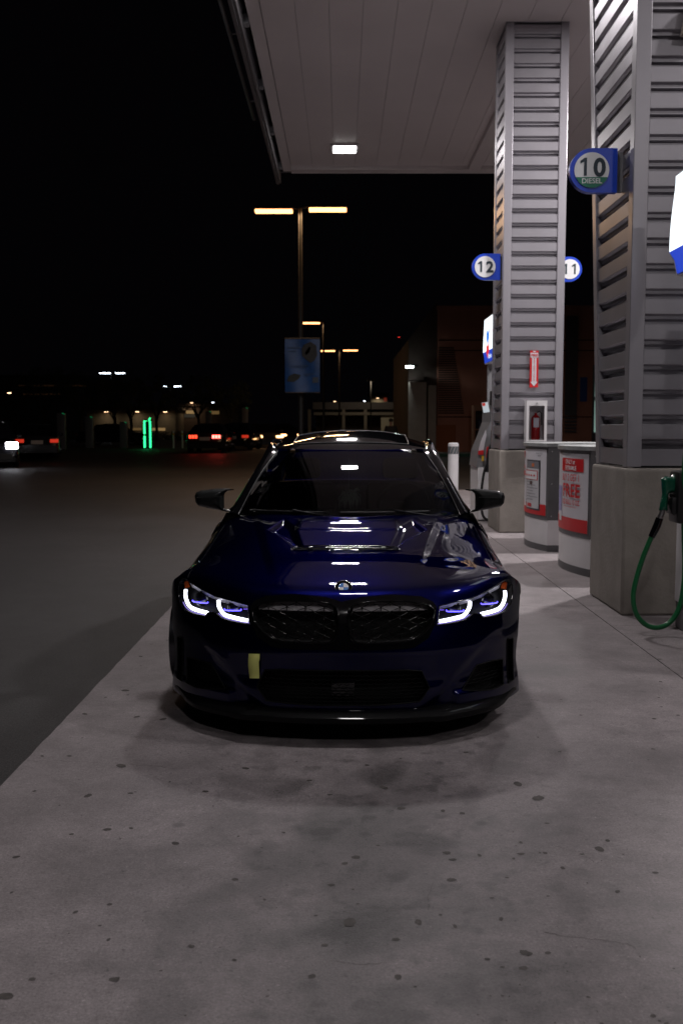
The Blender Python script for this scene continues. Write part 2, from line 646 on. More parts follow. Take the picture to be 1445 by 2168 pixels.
# old chewing-gum and oil spots pressed into the slab
SPOTS = [(257, 1622, 11), (187, 1685, 9), (1139, 1690, 13), (1095, 1660, 11), (520, 1627, 7), (345, 1523, 7), (290, 1518, 6), (812, 1668, 9),
         (848, 1712, 8), (1268, 1798, 11), (35, 1815, 7), (955, 1863, 9), (1112, 2018, 12), (660, 2067, 8), (1014, 1811, 5), (937, 1717, 6),
         (160, 1932, 6), (266, 1462, 8), (298, 1390, 5), (12, 2110, 15), (278, 1754, 5), (600, 1763, 4), (372, 1786, 8), (180, 1512, 6),
         (147, 1601, 5), (90, 1601, 4), (435, 1676, 6), (698, 1683, 5), (1190, 1838, 6), (1306, 1888, 6), (405, 2004, 7), (496, 2033, 5),
         (1060, 1946, 6), (1031, 2031, 5), (885, 1952, 9), (740, 1953, 16), (655, 1653, 5), (25, 1890, 4), (230, 1990, 5), (560, 1905, 4)]
g = MB()
for px, py, r in SPOTS:
    b_ = (1084 - py) / FPX
    Y = -CAM_H * (CP + b_ * SP) / (-SP + b_ * CP)
    X = (px - 722.5) / FPX * Y / (CP + b_ * SP)
    rr = r / FPX * Y * 1.0
    n = 14
    v = []
    ph = rnd.random() * 6
    for k in range(n):
        a = 2 * PI * k / n
        q = rr * (1 + 0.22 * math.sin(2 * a + ph) + rnd.uniform(-0.14, 0.14))
        v.append((X + q * math.cos(a), Y + q * 1.05 * math.sin(a), 0.0012))
    g.add(v, [tuple(range(n))])
for k in range(420):
    yy_ = 2.3 + 7.5 * rnd.random() ** 1.7
    xx_ = rnd.uniform(-1.36, 2.6)
    rr = rnd.choice((.0025, .003, .004, .005, .008, .012)) * rnd.uniform(.7, 1.2)
    n = 7
    el = rnd.uniform(.6, 1.5)
    g.add([(xx_ + rr * el * rnd.uniform(.7, 1.2) * math.cos(2 * PI * q_ / n), yy_ + rr * rnd.uniform(.7, 1.2) * math.sin(2 * PI * q_ / n), 0.0010) for q_ in range(n)], [tuple(range(n))])
CR = [[(178, 1483), (240, 1486), (300, 1485), (372, 1487)], [(0, 1608), (70, 1612), (140, 1611), (215, 1616), (290, 1619), (385, 1629)],
      [(1180, 1980), (1150, 1975), (1200, 1984), (1262, 1990), (1310, 1996), (1352, 2008)], [(1168, 1788), (1200, 1800), (1232, 1806), (1262, 1832)],
      [(915, 1870), (905, 1900), (908, 1935)], [(1105, 1290), (1160, 1284), (1225, 1284)], [(700, 2035), (760, 2042), (830, 2039)]]
for pl in CR:
    W_ = []
    for (ax_, ay_), (bx_, by_) in zip(pl, pl[1:]):
        for k in range(6):
            px, py = ax_ + (bx_ - ax_) * k / 6 + rnd.uniform(-1.5, 1.5), ay_ + (by_ - ay_) * k / 6 + rnd.uniform(-1.8, 1.8)
            b_ = (1084 - py) / FPX
            Y = -CAM_H * (CP + b_ * SP) / (-SP + b_ * CP)
            W_.append(((px - 722.5) / FPX * Y / (CP + b_ * SP), Y))
    for (xa, ya), (xb, yb) in zip(W_, W_[1:]):
        w_ = rnd.uniform(0.0003, 0.0009)
        d_ = Vector((xb - xa, yb - ya, 0)).normalized().cross(Vector((0, 0, 1))) * w_
        g.add([(xa - d_.x, ya - d_.y, 0.0008), (xb - d_.x, yb - d_.y, 0.0008), (xb + d_.x, yb + d_.y, 0.0008), (xa + d_.x, ya + d_.y, 0.0008)], [(0, 1, 2, 3)])
gum = g.build('gum_spots', mat('trodden_gum', (0.075, 0.066, 0.062), 0.8, noise=(30, 0.45)))
tag(gum, 'dark trodden gum and oil spots scattered over the concrete', 'stains', kind='stuff')

# ================================================================== CANOPY
CZ = 6.86
X0C, X1C, Y0C, Y1C = -1.22, 6.9, -8.5, 21.5
can = empty('canopy', (2.65, 7.0, 0), label='grey flat petrol station canopy with panelled soffit above the blue car', cat='canopy')


def cb(mb, name, m, **k):
    o = mb.build(name, m, can, **k)
    o.matrix_parent_inverse = Matrix.Translation((-2.65, -7.0, 0))
    return o


g = MB()
x = X0C + 0.18
while x < X1C - 0.1:
    x1 = min(x + 0.44, X1C - 0.05)
    # each pan: flat face with small returns that leave a shadow groove
    prof = [(x + 0.002, CZ + 0.02), (x + 0.002, CZ + 0.003), (x + 0.005, CZ), (x1 - 0.005, CZ), (x1 - 0.002, CZ + 0.003), (x1 - 0.002, CZ + 0.02)]
    g.grid([[(a, yy, b) for a, b in prof] for yy in (Y0C + 0.2, Y1C - 0.35)])
    x += 0.44
for (xa, ya) in ((-0.18, 15.4),):
    g.box(xa, xa + 0.43, ya, ya + 0.006, CZ - 0.002, CZ + 0.01)
cb(g, 'soffit', M_SOFFIT)
g = MB()
g.box(X0C, X1C, Y0C, Y1C, CZ + 0.035, CZ + 0.8)
cb(g, 'roof_deck', M_FASCIA)
g = MB()      # lowered border frame
g.box(X0C, X0C + 0.17, Y0C, Y1C, CZ - 0.03, CZ + 0.034)
g.box(X0C + 0.171, X1C, Y1C - 0.34, Y1C, CZ - 0.07, CZ + 0.034)
g.box(X1C - 0.2, X1C - 0.001, Y0C, Y1C - 0.341, CZ - 0.03, CZ + 0.033)
g.box(X0C + 0.171, X1C - 0.201, Y0C, Y0C + 0.19, CZ - 0.03, CZ + 0.034)
cb(g, 'soffit_border', M_SOFFIT)
g = MB()      # longitudinal beam beside the columns
g.box(2.62, 2.86, 14.78, Y1C - 0.36, CZ - 0.10, CZ + 0.02)
cb(g, 'beam', M_SOFFIT)
g = MB()      # outer fascia with angle rails and brackets
g.box(X0C - 0.10, X0C - 0.07, Y0C, Y1C + 0.25, CZ - 0.22, CZ + 0.9)
g.box(X0C - 0.16, X0C - 0.11, Y0C, Y1C + 0.25, CZ - 0.24, CZ - 0.19)
g.box(X0C - 0.16, X1C, Y1C + 0.26, Y1C + 0.30, CZ + 0.02, CZ + 0.9)
cb(g, 'fascia', M_FASCIA)
for k in range(12):
    g = MB()
    yy = -6 + k * 2.45
    g.box(X0C - 0.069, X0C - 0.003, yy, yy + 0.14, CZ - 0.10, CZ + 0.02)
    cb(g, 'bracket', M_PGREY)
g = MB()      # projecting edge rail
g.tube([(-1.62, Y0C, 7.15), (-1.62, 19.0, 7.15)], 0.032, 8)
for k in range(9):
    g.tube([(-1.62, -6 + k * 3.0, 7.15), (X0C - 0.09, -6 + k * 3.0, 7.20)], 0.015, 6)
cb(g, 'edge_rail', mat('rail_metal', (0.25, 0.24, 0.25), 0.4, metal=0.6))

M_LED = glow('led_panel', (1.0, 0.98, 0.95), 14.0)
LAMPW = 82.0


def canopy_lamp(x, y, lab):
    t = empty('canopy_light', (x, y, CZ), label=lab, cat='ceiling light', group='square lights set in the canopy soffit')
    f = MB()
    f.box(-0.27, 0.27, -0.27, 0.27, -0.035, -0.002, bev=0.012)
    f.build('housing', M_WHITEP, t, smooth=True)
    d = MB()
    for sx_ in (-1, 1):
        d.box(sx_ * 0.115 - 0.10, sx_ * 0.115 + 0.10, -0.22, 0.22, -0.048, -0.036)
    d.build('diffuser', M_LED, t)
    li = bpy.data.lights.new('lamp_light', 'AREA')
    li.shape = 'RECTANGLE'
    li.size, li.size_y = 0.46, 0.44
    li.energy = LAMPW * ((2.5 if y > 8 else 1.5) if x > 3 else 1.0) * (0.95 if y < 0 else 2.3 if 10 < y < 15 else 0.80 if y < 8 else 1.2)
    li.color = (1.0, 0.95, 0.955)
    lo = bpy.data.objects.new('lamp_light', li)
    COL.objects.link(lo)
    lo.parent = t
    lo.location = (0, 0, -0.055)
    return t


for i, yy in enumerate((19.8, 12.3, 4.8, -2.7)):
    n = ('far', 'second', 'third', 'nearest')[i]
    canopy_lamp(0.06, yy, ['bright white square light at the far end of the canopy over the car lane',
                           'white square canopy light above the rear of the blue car',
                           'white square canopy light above the nose of the blue car',
                           'white square canopy light over the empty concrete in the foreground'][i])
    canopy_lamp(5.25, yy, ['white square light at the far end of the lane behind the columns',
                           'white square light behind the column with the fire extinguisher',
                           'white square light behind the column with the number ten sign',
                           'white square light at the near end of the lane behind the columns'][i])


# ================================================================== COLUMNS
def corrugated(mb, n, z0, pitch, f3, w0, w1):
    """horizontal cladding profile extruded between w0 and w1; f3(w, depth, z)"""
    prof = [(0.07, z0 - 0.0)]
    for k in range(n):
        z = z0 + k * pitch
        prof += [(0.07, z), (0.07, z + pitch * 0.20), (0.030, z + pitch * 0.21), (0.030, z + pitch * 0.33), (0.004, z + pitch * 0.385), (0.0, z + pitch * 0.41), (0.0, z + pitch * 0.975), (0.008, z + pitch * 0.99), (0.07, z + pitch * 0.999)]
    rows = []
    for d, z in prof:
        rows.append([f3(w0, d, z), f3(w1, d, z)])
    mb.grid(rows)


def column(y0, lab, x0=2.2, rake=0.0):
    S = 0.90
    c = empty('canopy_column', (x0 + S / 2, y0 + S / 2, 0), label=lab, cat='column', group='louvred canopy columns on concrete bases')
    h = S / 2
    b = MB()
    hb = h + 0.03
    b.box(-hb, hb, -hb - 0.02, hb + 0.02, 0, 1.145, bev=0.022)
    b.build('concrete_base', M_CBASE, c, smooth=20)
    z0, z1 = 1.165, CZ - 0.03
    core = MB()
    core.box(-h + 0.09, h - 0.09, -h + 0.09, h - 0.09, 1.146, z1 - 0.005)
    core.build('core', M_MATB, c)
    n = 29
    pitch = (z1 - z0 - 0.13) / n
    for side in range(4):
        p = MB()
        a = side * PI / 2
        ca, sa = math.cos(a), math.sin(a)

        def f3(w, d, z):
            X_, Y_ = w, -h + 0.012 + d
            return (X_ * ca - Y_ * sa, X_ * sa + Y_ * ca, z)
        corrugated(p, n, z0 + 0.13, pitch, f3, -h + 0.10, h - 0.10)
        p.add([f3(-h + 0.10, -0.004, z0), f3(h - 0.10, -0.004, z0), f3(h - 0.10, -0.004, z0 + 0.13), f3(-h + 0.10, -0.004, z0 + 0.13)], [(0, 1, 2, 3)])
        o = p.build('louvre_panel', M_CLAD, c)
        md = o.modifiers.new('bev', 'BEVEL')
        md.width = 0.004
        md.segments = 2
        md.limit_method = 'ANGLE'
    for sx_ in (-1, 1):
        for sy_ in (-1, 1):
            t = MB()
            xa, xb = sorted((sx_ * (h - 0.115), sx_ * h))
            ya, yb = sorted((sy_ * (h - 0.115), sy_ * h))
            t.box(xa, xb, ya, yb, z0 - 0.01, z1 + 0.02, bev=0.006)
            t.build('corner_trim', M_CLADD, c, smooth=20)
    t = MB()
    t.box(-h - 0.003, h + 0.003, -h - 0.003, h + 0.003, z1 + 0.021, CZ + 0.0)
    t.build('head_collar', M_CLADD, c)
    if rake:
        # the rear of this column leans away as it rises
        for o in c.children:
            if o.name.startswith('concrete'):
                continue
            for v in o.data.vertices:
                if v.co.y > 0.2:
                    v.co.y += rake * (v.co.z - 1.15) + 0.03
    return c


column(7.70, 'near louvred canopy column carrying the number ten diesel sign', rake=0.14)
fc_ = column(13.80, 'far louvred canopy column with the fire extinguisher cabinet')
fc_.scale = (0.935, 1, 1)
fc_.location.x = 2.2 + 0.45 * 0.935


# ================================================================== NUMBER SIGNS
def digits(num, S_, cx, zb, s):
    adv = 0.62 * S_
    for i, chx in enumerate(num):
        xc = cx + (i - (len(num) - 1) / 2) * adv
        if chx == '1':
            w_ = 0.058 * S_
            q_ = MB()
            pts = [(xc + 0.04 * S_ - w_, zb), (xc + 0.04 * S_ + w_, zb), (xc + 0.04 * S_ + w_, zb + 0.72 * S_), (xc + 0.04 * S_ - w_ * 0.6, zb + 0.72 * S_),
                   (xc - 0.17 * S_, zb + 0.60 * S_), (xc - 0.17 * S_, zb + 0.49 * S_), (xc + 0.04 * S_ - w_, zb + 0.57 * S_)]
            q_.add([(a, -0.042, b) for a, b in pts], [(0, 1, 2, 6), (6, 2, 3), (6, 3, 4, 5)])
            q_.build('lettering', M_DKTXT, s)
        else:
            text(chx, S_, lambda u, v: (xc + u, -0.042, zb + v), M_DKTXT, s, bold=0.006)


def number_sign(num, x, y, z, r, flip, lab, diesel=False):
    """x is the edge on the column side; flip=+1 disc to the left of it"""
    s = empty('pump_number_sign', (x, y, z), label=lab, cat='sign', group='round blue and white pump number signs')
    sg = -flip
    poly = [(0, -r), (0, r)]
    cx = sg * (r * 1.18)
    arc = [(cx + sg * r * math.cos(a), r * math.sin(a)) for a in np.linspace(PI / 2, -PI / 2, 25)]
    poly = [(0, r)] + arc + [(0, -r)]
    b = MB()
    b.prism(poly, lambda p, q, t: (p, t, q), -0.03, 0.03)
    b.build('sign_board', M_SIGNB, s, smooth=30)
    ri = r * 0.80
    d = MB()
    ring = [(cx + ri * math.cos(a), ri * math.sin(a)) for a in np.linspace(0, 2 * PI, 49)[:-1]]
    d.prism(ring, lambda p, q, t: (p, t, q), -0.038, -0.031)
    d.build('number_disc', M_WHITE, s)
    if diesel:
        w = MB()
        a0 = math.asin(-0.40)
        seg = [(cx + ri * math.cos(a), ri * math.sin(a)) for a in np.linspace(-PI - a0, a0, 30)]
        w.prism(seg, lambda p, q, t: (p, t, q), -0.042, -0.0385)
        w.build('fuel_band', M_GREEN, s)
        text('DIESEL', r * 0.32, lambda u, v: (cx + u, -0.0445, v - r * 0.60), M_WHITE, s, bold=0.0006)
        digits(num, r * 1.12, cx, -r * 0.26, s)
    else:
        digits(num, r * 1.15, cx, -r * 0.40, s)
    a = MB()
    a.box(-0.02 if flip > 0 else -0.06, 0.06 if flip > 0 else 0.02, 0.031, 0.06, -r * 0.9, r * 0.9)
    a.build('bracket', M_PGREY, s)
    return s


number_sign('10', 2.155, 8.02, 3.465, 0.170, 1, 'blue and white number 10 diesel sign on the near column', True)
number_sign('12', 2.18, 13.95, 3.66, 0.178, 1, 'blue and white number 12 sign on the left of the far column')
number_sign('11', 3.115, 14.8, 3.76, 0.178, -1, 'blue and white number 11 sign on the right of the far column')

# ================================================================== FIRE EXTINGUISHER, ITS CABINET AND LABEL
cab = empty('extinguisher_cabinet', (2.655, 13.79, 1.27), label='white fire extinguisher cabinet on the front of the far column', cat='cabinet')
g = MB()
W2, HC, DC = 0.125, 0.555, 0.17
g.box(-W2 - .015, -W2 + .02, -DC, 0, 0, HC)
g.box(W2 - .02, W2 + .015, -DC, 0, 0, HC)
g.box(-W2 + .0201, W2 - .0201, -DC, 0, HC - 0.07, HC)
g.box(-W2 + .0201, W2 - .0201, -DC, 0, 0, 0.02)
g.box(-W2 + .0201, W2 - .0201, -0.012, -0.002, 0.0201, HC - 0.0701)
g.build('case', M_WHITEP, cab)
g = MB()
g.lathe([(0.0, -0.012), (0.011, -0.012), (0.011, 0)], (0.0, -DC, HC - 0.035), 'y', 12)
g.build('lock', M_STEEL, cab)
g = MB()
g.add([(-W2 + .02, -DC + .01, .02), (W2 - .02, -DC + .01, .02), (W2 - .02, -DC + .01, HC - .07), (-W2 + .02, -DC + .01, HC - .07)], [(0, 1, 2, 3)])
g.build('window', M_COVER, cab)
ext = empty('fire_extinguisher', (2.655, 13.70, 1.292), label='red fire extinguisher inside the white cabinet', cat='fire extinguisher')
g = MB()
g.lathe([(0.0, 0), (0.055, 0), (0.062, 0.01), (0.062, 0.27), (0.055, 0.31), (0.03, 0.335), (0.018, 0.345), (0.018, 0.365), (0, 0.365)], (0, 0, 0), 'z', 24)
g.build('cylinder_body', mat('extinguisher_red', (0.42, 0.008, 0.012), 0.2, coat=0.7), ext, smooth=True)
g = MB()
g.box(-0.04, 0.035, -0.066, -0.0625, 0.17, 0.30)
g.build('instruction_label', M_POSTER, ext)
g = MB()
g.tube([(0.0, 0, 0.365), (0.0, -0.01, 0.385), (-0.05, -0.02, 0.392)], 0.011, 8)
g.tube([(0.0, 0, 0.385), (0.045, -0.02, 0.41)], 0.008, 8)
g.build('valve_handle', M_STEEL, ext)
g = MB()
g.tube([(0.015, 0, 0.37), (0.05, -0.01, 0.39), (0.078, -0.01, 0.36), (0.08, -0.01, 0.2)], 0.008, 8)
g.build('hose', M_RUBBER, ext)
fs = empty('fire_label', (2.64, 13.792, 2.01), label='narrow red and white fire extinguisher arrow label on the far column', cat='sign')
g = MB()
g.box(-0.058, 0.058, -0.006, 0.001, 0, 0.5)
g.build('label_plate', M_RED, fs)
g = MB()
zz = -0.0085
arrow = [(0, 0.012), (0.05, 0.075), (0.03, 0.075), (0.03, 0.40), (-0.03, 0.40), (-0.03, 0.075), (-0.05, 0.075)]
g.add([(a, zz, b) for a, b in arrow], [tuple(range(7))])
g.add([(a, zz, b) for a, b in [(-0.052, 0.405), (0.052, 0.405), (0.052, 0.47), (-0.052, 0.47)]], [(0, 1, 2, 3)])
g.add([(a, zz, b) for a, b in [(-0.03, 0.495), (0.0, 0.478), (0.03, 0.495)]], [(0, 1, 2)])
g.build('arrow', M_POSTER, fs)
text('FIRE', 0.05, lambda u, v: (u, -0.011, 0.42 + v), M_RED, fs, bold=0.001)
for i, ch in enumerate('EXTINGUISHER'):
    text(ch, 0.030, lambda u, v, i=i: (u, -0.011, 0.375 - i * 0.0262 + v), M_RED, fs, bold=0.0008)


# ================================================================== SERVICE KIOSKS BETWEEN THE COLUMNS
def kiosk(y0, length, lab, poster):
    xe, xb, xr = 2.42, 2.29, 3.05
    k = empty('service_kiosk', (2.7, y0 + length / 2, 0), label=lab, cat='service kiosk', group='round sided service kiosks between the columns')
    hl = length / 2

    def side(v, off=0.0):
        """v in 0..1 from the near end to the far end, the lane side face"""
        s_ = math.sin(PI * (0.0 + v * 1.0))
        yy = -hl + v * length
        return (xe - 2.7 - (xe - xb) * (s_ ** 0.85) - off, yy)
    n = 24

    def outline(grow):
        L_ = [side(i / n, grow) for i in range(n + 1)]
        L_[0] = (L_[0][0], -hl - grow)
        L_[-1] = (L_[-1][0], hl + grow)
        Rr = [(-a + (xr + xe - 2.7 * 2) + 0.07, b) for a, b in reversed(L_)]
        return L_ + Rr

    def ring(z0, z1, grow, m, name, cap=True):
        b = MB()
        b.prism(outline(grow), lambda p, q, t: (p, q, t), z0, z1)
        return b.build(name, m, k, smooth=30)
    ring(0.0, 0.075, 0.004, M_GREYM, 'plinth')
    ring(0.0751, 0.37, 0.0, M_WHITEP, 'lower_cabinet')
    ring(0.3701, 1.235, 0.004, M_GREYM, 'upper_cabinet')
    ring(1.2351, 1.275, 0.03, mat('kiosk_top', (0.30, 0.31, 0.31), 0.35, noise=(12, 0.2)), 'worktop')

    def on(u, v, off):
        """u 0..1 near to far along the curved face, v = height"""
        # text reads left to right from far to near as seen from the lane, so u runs from the far end
        a, b = side(1 - u, 0.004 + off)
        return (a, b, v)
    p = MB()
    p.grid([[on(0.02 + 0.96 * i / 24, z, 0.003) for i in range(25)] for z in (0.42, 1.20)])
    p.build('poster_panel', M_POSTER, k, smooth='all')
    p = MB()
    p.grid([[on(0.02 + 0.96 * i / 24, z, 0.006) for i in range(25)] for z in (0.42, 0.55)])
    p.build('poster_band', M_RED, k, smooth='all')
    p = MB()
    p.grid([[on(0.40 + 0.10 * i / 5, z, 0.009) for i in range(6)] for z in (0.50, 0.60)])
    p.build('poster_badge', M_WHITE, k, smooth='all')

    def T(body, size, uc, z, m, bold=0.0, sx=1.0):
        text(body, size, lambda a, b: on(uc + a * sx / length, z + b, 0.012), m, k, bold=bold, sub=0.03)

    def panel(u0, u1, z0, z1, m, off=0.008, name='poster_graphic'):
        q = MB()
        q.grid([[on(u0 + (u1 - u0) * i / 8, z, off) for i in range(9)] for z in (z0, z1)])
        q.build(name, m, k, smooth='all')
    if poster == 'offer':
        panel(0.50, 0.92, 1.02, 1.15, M_RED)
        T('ONLY at', 0.062, 0.70, 1.095, M_WHITE, 0.001)
        T('EXTRAMILE', 0.058, 0.71, 1.035, M_WHITE, 0.0015, 0.9)
        T('BUY 2 GET 1', 0.098, 0.70, 0.925, M_RED, 0.001, 0.80)
        T('FREE', 0.185, 0.71, 0.765, M_RED, 0.004, 1.12)
        T('RED BULL 12 OZ.', 0.070, 0.71, 0.685, M_RED, 0.001, 0.80)
        T('PRICE PLUS TAX WHILE SUPPLIES LAST', 0.018, 0.71, 0.655, M_RED, 0, 1.0)
        panel(0.35, 0.49, 0.59, 0.86, mat('poster_lilac', (0.35, 0.33, 0.62), 0.4))
    else:
        ph = mat('phone_frame', (0.04, 0.04, 0.05), 0.3)
        scn = mat('phone_screen', (0.60, 0.60, 0.62), 0.35)
        panel(0.52, 0.88, 0.47, 1.07, ph, 0.007)
        panel(0.54, 0.86, 0.49, 0.97, scn, 0.010)
        panel(0.54, 0.86, 0.975, 1.055, mat('phone_grey', (0.22, 0.22, 0.24), 0.4), 0.010)
        panel(0.70, 0.76, 0.99, 1.03, mat('phone_orange', (0.7, 0.2, 0.06), 0.4), 0.012)
        panel(0.50, 0.84, 0.83, 0.945, M_RED, 0.013)
        panel(0.512, 0.828, 0.838, 0.937, M_WHITE, 0.015)
        for i in range(4):
            panel(0.545 + 0.07 * i, 0.580 + 0.07 * i, 0.875, 0.895, M_RED, 0.018)
        for i in range(7):
            panel(0.56, 0.74 + 0.05 * (i % 3), 0.80 - 0.035 * i, 0.808 - 0.035 * i, mat('phone_lines', (0.32, 0.32, 0.36), 0.5), 0.013)
        panel(0.58, 0.70, 0.505, 0.545, M_RED, 0.013)
        panel(0.66, 0.72, 0.775, 0.815, mat('phone_brown', (0.10, 0.05, 0.04), 0.5), 0.016)
        T('REWARDS.', 0.075, 0.36, 0.875, M_RED, 0.003, 0.85)
        T('EARN', 0.05, 0.40, 0.96, M_RED, 0.002)
        T('get points', 0.034, 0.42, 0.82, M_DKTXT, 0.0)
        T('when you', 0.034, 0.42, 0.785, M_DKTXT, 0.0)
        T('fill up', 0.034, 0.42, 0.75, M_DKTXT, 0.0)
        T('DOWNLOAD', 0.026, 0.86, 1.145, M_DKTXT, 0.0)
        T('TODAY', 0.026, 0.86, 1.118, M_DKTXT, 0.0)
        panel(0.30, 0.40, 1.09, 1.17, M_RED)
    for zz in (0.42, 0.80, 1.18):
        q = MB()
        q.lathe([(0, -0.006), (0.006, -0.005), (0.007, 0)], (side(0)[0] + 0.04, -hl - 0.004, zz), 'y', 10)
        q.build('rivet', M_STEEL, k)
    return k


kiosk(11.66, 1.25, 'round sided grey and white kiosk with a phone poster beside the far column', 'phone')
kiosk(9.66, 1.25, 'round sided grey and white kiosk with the red FREE poster behind the near column', 'offer')


# ================================================================== PUMPS
def hose_path(p0, pts, p1, n=10):
    return catmull([p0] + pts + [p1], n)


def pump_topper(t, x, y0, y1, z0, z1):
    """lit barrel-sided sign above a pump, its face to the lane"""
    hy = (y1 - y0) / 2
    yc = (y0 + y1) / 2
    right = [(hy * (0.86 + 0.14 * math.sin(PI * min(1, (z + 0.25) / 1.15))), z) for z in np.linspace(0.30, 1.0, 12)]
    bot = [(hy * 0.74, 0.0), (hy * 0.83, 0.15)]
    half = bot + right
    H = z1 - z0
    poly = [(a, b * H) for a, b in half] + [(-a, b * H) for a, b in reversed(half)]
    th = 0.16
    g_ = MB()
    g_.prism(poly, lambda p, q, s: (x + s, yc + p, z0 + q), 0.0, th)
    g_.build('sign_case', M_WHITEP, t, smooth=30)
    ins = [(a * 0.955, H * 0.02 + b * 0.96) for a, b in poly]
    cut = H * 0.27
    up = [p for p in ins if p[1] >= cut]
    wa = max(p[0] for p in ins if abs(p[1] - cut) < H * 0.14)
    for sgn, nm in ((-1, -0.006), (1, th + 0.006)):
        g_ = MB()
        u2 = [(wa, cut)] + [p for p in up if p[0] > 0] + [p for p in up if p[0] < 0] + [(-wa, cut)]
        g_.add([(x + nm, yc + a, z0 + b) for a, b in u2], [tuple(range(len(u2)))])
        g_.build('lit_face', glow('topper_white', (0.84, 0.94, 1.0), 1.7), t)
        lo = [p for p in ins if p[1] < cut]
        l2 = [p for p in lo if p[0] > 0] + [(wa, cut), (-wa, cut)] + [p for p in lo if p[0] < 0]
        g_ = MB()
        g_.add([(x + nm, yc + a, z0 + b) for a, b in l2], [tuple(range(len(l2)))])
        g_.build('blue_band', glow('topper_blue', (0.005, 0.05, 0.55), 1.0), t)
    # chevrons: blue over red, on the lane face
    cy = yc + hy * 0.28
    zc = z0 + H * 0.60
    w_, h_ = 0.15, 0.155

    def chev(zt, m):
        q = MB()
        pts = [(-w_, zt), (0, zt - h_ * 0.6), (w_, zt), (w_, zt - h_ * 1.15), (0, zt - h_ * 1.8), (-w_, zt - h_ * 1.15)]
        q.add([(x - 0.010, cy - a, b) for a, b in pts], [(0, 1, 4, 5), (1, 2, 3, 4)])
        q.build('chevron_mark', m, t)
    chev(zc + 0.13, glow('chevron_blue', (0.02, 0.22, 0.85), 1.0))
    chev(zc - 0.09, glow('chevron_red', (0.80, 0.02, 0.03), 1.0))
    text('Chevron', 0.075, lambda u, v: (x - 0.010, cy - u, zc + 0.165 + v), glow('chevron_word', (0.05, 0.25, 0.75), 0.8), t, bold=0.001)
    text('Techron', 0.11, lambda u, v: (x - 0.010, yc - u, z0 + H * 0.09 + v), glow('techron_word', (0.8, 0.9, 1.0), 1.2), t, bold=0.002)
    text('REGULAR  PLUS  SUPREME', 0.055, lambda u, v: (x - 0.010, yc - hy * 0.30 - u, zc + 0.02 + v), glow('grade_word', (0.8, 0.03, 0.03), 1.0), t)


near = empty('fuel_pump', (2.75, 6.35, 0), label='white and grey fuel pump with green diesel hose at the right edge', cat='fuel pump', group='fuel pumps between the lanes')


def np_(mb, name, m, par=None, **k):
    mb.v = [(a - 2.75, b - 6.35, c) for a, b, c in mb.v]
    return mb.build(name, m, par or near, **k)


g = MB()
g.box(2.445, 3.05, 5.55, 7.215, 0.0, 0.20, bev=0.008)
np_(g, 'plinth', M_GREYM, smooth=20)
g = MB()
g.box(2.425, 3.07, 5.56, 7.19, 0.201, 0.92, bev=0.012)
np_(g, 'lower_cabinet', M_WHITEP, smooth=20)
g = MB()
g.box(2.47, 3.03, 5.62, 7.05, 0.921, 1.75, bev=0.02)
np_(g, 'upper_cabinet', M_PGREY, smooth=20)
g = MB()
for yy in (5.75, 6.3):
    g.box(2.455, 2.469, yy, yy + 0.4, 1.2, 1.65)
np_(g, 'display', M_GLOSSB)
g = MB()
g.box(2.419, 2.424, 6.62, 6.80, 0.66, 0.80)
np_(g, 'warning_label', mat('warning_red', (0.55, 0.06, 0.02), 0.5))
g = MB()
for yy in (5.72, 6.95):
    g.box(2.68, 2.80, yy, yy + 0.08, 1.751, 2.50)
np_(g, 'topper_post', M_PGREY)
tp = empty('pump_topper', (0, 0, 0), label='lit white and blue curved sign above the near fuel pump', cat='lit sign', group='lit curved signs above the fuel pumps')
pump_topper(tp, 2.31, 5.75, 7.17, 2.50, 3.20)
# boot, nozzle, hose
g = MB()
g.box(2.30, 2.424, 6.80, 7.00, 0.80, 1.16, bev=0.02)
g.box(2.27, 2.36, 6.83, 6.97, 0.86, 0.98, bev=0.015)
np_(g, 'nozzle_boot', M_SATIN, smooth=25)
hose = empty('diesel_nozzle', (2.25, 6.9, 0), label='green diesel nozzle and looped green hose on the near pump', cat='fuel nozzle')


def hs(mb, name, m, par=None, **k):
    mb.v = [(a - 2.25, b - 6.9, c) for a, b, c in mb.v]
    return mb.build(name, m, par or hose, **k)


Yh = 6.9
A = lambda px, py, dy=0.0: at(px, py, Yh + dy)
# handle body: outline pillow
hp = [(1398, 1013), (1407, 1008), (1418, 1009), (1424, 1004), (1432, 1008), (1447, 1012), (1450, 1030), (1436, 1040), (1418, 1044), (1414, 1046),
      (1411, 1082), (1393, 1081), (1400, 1046), (1399, 1030)]
hw = [A(a, b) for a, b in hp]


def pillow(poly, y0, depth, r, step, mats, name, parent, back=0.0, off=(0, 0, 0)):
    """rounded solid whose outline in x-z is poly; bulges towards -y by depth, towards +y by back"""
    V, F = cdt(poly, (), step)
    d = edist([v[0] for v in V], [v[1] for v in V], poly)
    t = np.clip(d / r, 0, 1)
    hgt = np.sqrt(1 - (1 - t) ** 2)
    n_ = len(V)
    vf = [(V[i][0] - off[0], y0 - depth * hgt[i] - off[1], V[i][1] - off[2]) for i in range(n_)]
    vb = [(V[i][0] - off[0], y0 + (back or depth) * hgt[i] + 1e-4 - off[1], V[i][1] - off[2]) for i in range(n_)]
    q = MB()
    q.add(vf, F)
    q.add(vb, [f[::-1] for f in F])
    o = q.build(name, mats, parent, smooth='all')
    return o


